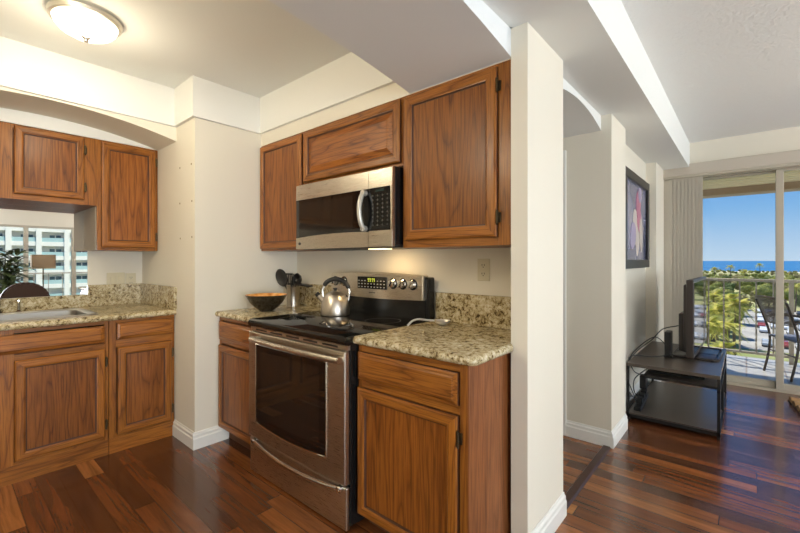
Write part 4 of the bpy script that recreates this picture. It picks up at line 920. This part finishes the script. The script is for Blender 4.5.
def leafmat(name, a, c):
    m = noise_mat(name, 0.9, [(0.35, a), (0.65, c)], 0.75); g = NB(m); out = g.n['Material Output']
    col = g.b.inputs['Base Color'].links[0].from_socket
    tr = g.N('BsdfTranslucent', {'Color': col}); ad = g.N('MixShader', {0: 0.45}); g.l.new(g.b.outputs[0], ad.inputs[1]); g.l.new(tr.outputs[0], ad.inputs[2]); g.l.new(ad.outputs[0], out.inputs['Surface'])
    return m
TRUNK = mat('tree_trunk', (0.16, 0.11, 0.07), 0.9)
TL = [('broad dark green tree in the park between the lanai and the sea', 'dark green park trees', leafmat('leaf_dark', (0.09, 0.15, 0.03), (0.19, 0.25, 0.06))),
      ('rounded yellow green tree in the park between the lanai and the sea', 'yellow green park trees', leafmat('leaf_yellow', (0.24, 0.29, 0.05), (0.44, 0.43, 0.12))),
      ('olive brown dry tree in the park between the lanai and the sea', 'olive park trees', leafmat('leaf_olive', (0.22, 0.21, 0.07), (0.42, 0.36, 0.16)))]
TP = []
for i, (lb, gp, m_) in enumerate(TL):
    o = thing('tree', lb, 'tree', (0, 0, ZG), 0, gp); obj('crown', crown(20 + i, 900, 0.36), m_, o, local=True)
    b = nb(); tube(b, [(0, 0, 0), (0.1, 0, 2.0), (0, 0.1, 4.0)], [0.28, 0.22, 0.12], 8); obj('trunk', b, TRUNK, o, True, local=True); TP.append([o, False])
CY_, SY_ = math.cos(R(40.82)), math.sin(R(40.82))
def ground_at(px, py):
    r = (px - 400) / 401.07; u = (260.75 - py) / 401.07; s = (ZG - 1.262) / u
    return s * (-SY_ + CY_ * r), s * (CY_ + SY_ * r)
rnd = random.Random(5); spots = []
for dist, n in ((95, 9), (108, 13), (125, 11), (145, 10), (170, 14), (200, 21), (235, 28), (275, 32), (330, 36), (400, 36), (480, 36), (580, 36), (640, 42)):
    for k in range(n):
        r = 0.60 + (1.13 - 0.60) * (k + rnd.uniform(0.1, 0.9)) / n; d = dist * rnd.uniform(0.93, 1.07); x, y = d * (-SY_ + CY_ * r), d * (CY_ + SY_ * r)
        if 0 < x < 58 and 110 < y < 212: continue
        if y > 895 or (d < 125 and 0.845 < r < 0.99): continue
        
        if any((x - q[0]) ** 2 + (y - q[1]) ** 2 < (5.0 if d < 250 else 6.5) ** 2 for q in spots): continue
        spots.append((x, y, d))
for x, y, d in spots:
    i = rnd.choice((0, 1, 1, 2, 1, 0)); sc = rnd.uniform(0.75, 1.2) * (1.0 if d < 300 else 0.85 if d < 450 else 0.62); rz = rnd.uniform(0, 6.28)
    o, used = TP[i]
    if not used: o.location = (x, y, ZG); o.rotation_euler.z = rz; o.scale = (sc,) * 3; TP[i][1] = True
    else: dup(o, (x, y, ZG), rz, None, sc)
# palms
def palm(o, seed, H):
    rnd = random.Random(seed); b = nb(); tube(b, spline([(0, 0, 0), (0.3, 0.1, H * 0.5), (0.1, 0.3, H)], 5), [0.24] * 6 + [0.16] * 5, 8); obj('trunk', b, TRUNK, o, True, local=True)
    b = nb()
    for k in range(30):
        yaw = 2 * PI * k / 30 * 2.4 + rnd.uniform(-0.2, 0.2); pit = 1.1 - 1.5 * (k / 30); L = rnd.uniform(2.8, 3.8); d = Vector((math.cos(yaw) * math.cos(pit), math.sin(yaw) * math.cos(pit), math.sin(pit))); s = Vector((-math.sin(yaw), math.cos(yaw), 0))
        base = Vector((0.1, 0.3, H)); prev = None
        for i in range(12):
            u = i / 11; c = base + d * L * u + Vector((0, 0, -1.7 * u * u * (0.4 + math.cos(pit))))
            if prev is not None:
                ln = 0.95 * math.sin(PI * (0.15 + 0.8 * u)); 
                for sg in (-1, 1):
                    for h_ in (0.0, 0.5):
                        p = prev.lerp(c, h_); tip = p + s * sg * ln + d * 0.35 + Vector((0, 0, -0.45 * ln)); q = p + d * 0.13
                        b.faces.new([b.verts.new(v) for v in (p, q, tip)])
                b.faces.new([b.verts.new(v) for v in (prev - s * 0.04, prev + s * 0.04, c + s * 0.04, c - s * 0.04)])
            prev = c
    obj('fronds', b, PALMG, o, local=True)
PALMG = leafmat('palm_green', (0.32, 0.36, 0.06), (0.72, 0.64, 0.20))
p0 = thing('palm_tree', 'tall coconut palm near the lanai in front of the park trees', 'palm tree', (0, 0, ZG), 0, 'palms below the lanai'); palm(p0, 4, 9.5)
first = True
for px_, dpt, sc in [(706, 62, 1.0), (716, 74, 1.05), (725, 66, 0.92), (735, 80, 1.1), (728, 92, 1.1), (712, 96, 1.15), (699, 86, 1.1), (722, 56, 0.75), (795, 150, 1.0), (782, 260, 1.2), (745, 300, 1.2), (715, 330, 1.3), (730, 420, 1.4), (760, 500, 1.5)]:
    r = (px_ - 400) / 401.07; x, y = dpt * (-SY_ + CY_ * r), dpt * (CY_ + SY_ * r)
    if first: p0.location = (x, y, ZG); p0.scale = (sc,) * 3; first = False
    else: dup(p0, (x, y, ZG), rnd.uniform(0, 6.28), None, sc)
# apartment block seen in the mirror
AX = 105.0
t = thing('apartment_building', 'white apartment block with teal balconies reflected in the sink mirror', 'building', (AX, 14, ZG))
WHT = mat('block_white', (0.88, 0.86, 0.80), 0.7); TEAL = mat('block_teal_glass', (0.42, 0.60, 0.60), 0.3); DKW = mat('block_window', (0.10, 0.17, 0.20), 0.2)
b = nb(); box(b, AX + 2.0, AX + 14, -20, 50, ZG, 22); obj('wall', b, WHT, t)
for i in range(13):
    z = ZG + i * 3.0 + 1.4; b = nb(); box(b, AX, AX + 2.0, -20, 50, z, z + 0.9); obj('balcony_slab', b, WHT, t)
    b = nb(); box(b, AX + 0.05, AX + 0.12, -20, 50, z + 0.9, z + 1.75); obj('balcony_rail', b, TEAL, t)
for k in range(15):
    y = -18 + k * 4.6; b = nb(); box(b, AX - 0.1, AX + 2.0, y - 0.45, y + 0.45, ZG, 22); obj('column', b, WHT, t)
for i in range(4, 10):
    for k in range(3, 11):
        y = -18 + k * 4.6; z = ZG + i * 3.0 + 2.3; b = nb(); box(b, AX + 1.93, AX + 2.0, y + 2.0, y + 3.9, z + 0.1, z + 1.5); wd = obj('window', b, DKW, t)
        b = nb(); box(b, AX + 1.90, AX + 1.96, y + 2.85, y + 3.05, z, z + 1.6); obj('window_bar', b, WHT, wd)
# side balcony railing outside the mirrored window
b = nb(); box(b, XR + 0.12, XR + 1.5, YN, YD, -0.25, 0.0); struct('floor_balcony', b, TILE)
t = thing('balcony_railing', 'thin metal railing outside the living room window reflected in the mirror', 'railing', (XR + 1.4, 1.6, 0))
b = nb(); box(b, XR + 1.38, XR + 1.42, -1, 4.5, 0.90, 0.935); obj('top_rail', b, RAILM, t)
k = 0; y = -0.95
while y < 4.5:
    b = nb(); box(b, XR + 1.392, XR + 1.408, y - 0.008, y + 0.008, 0.0, 0.90); obj('baluster', b, RAILM, t); y += 0.3
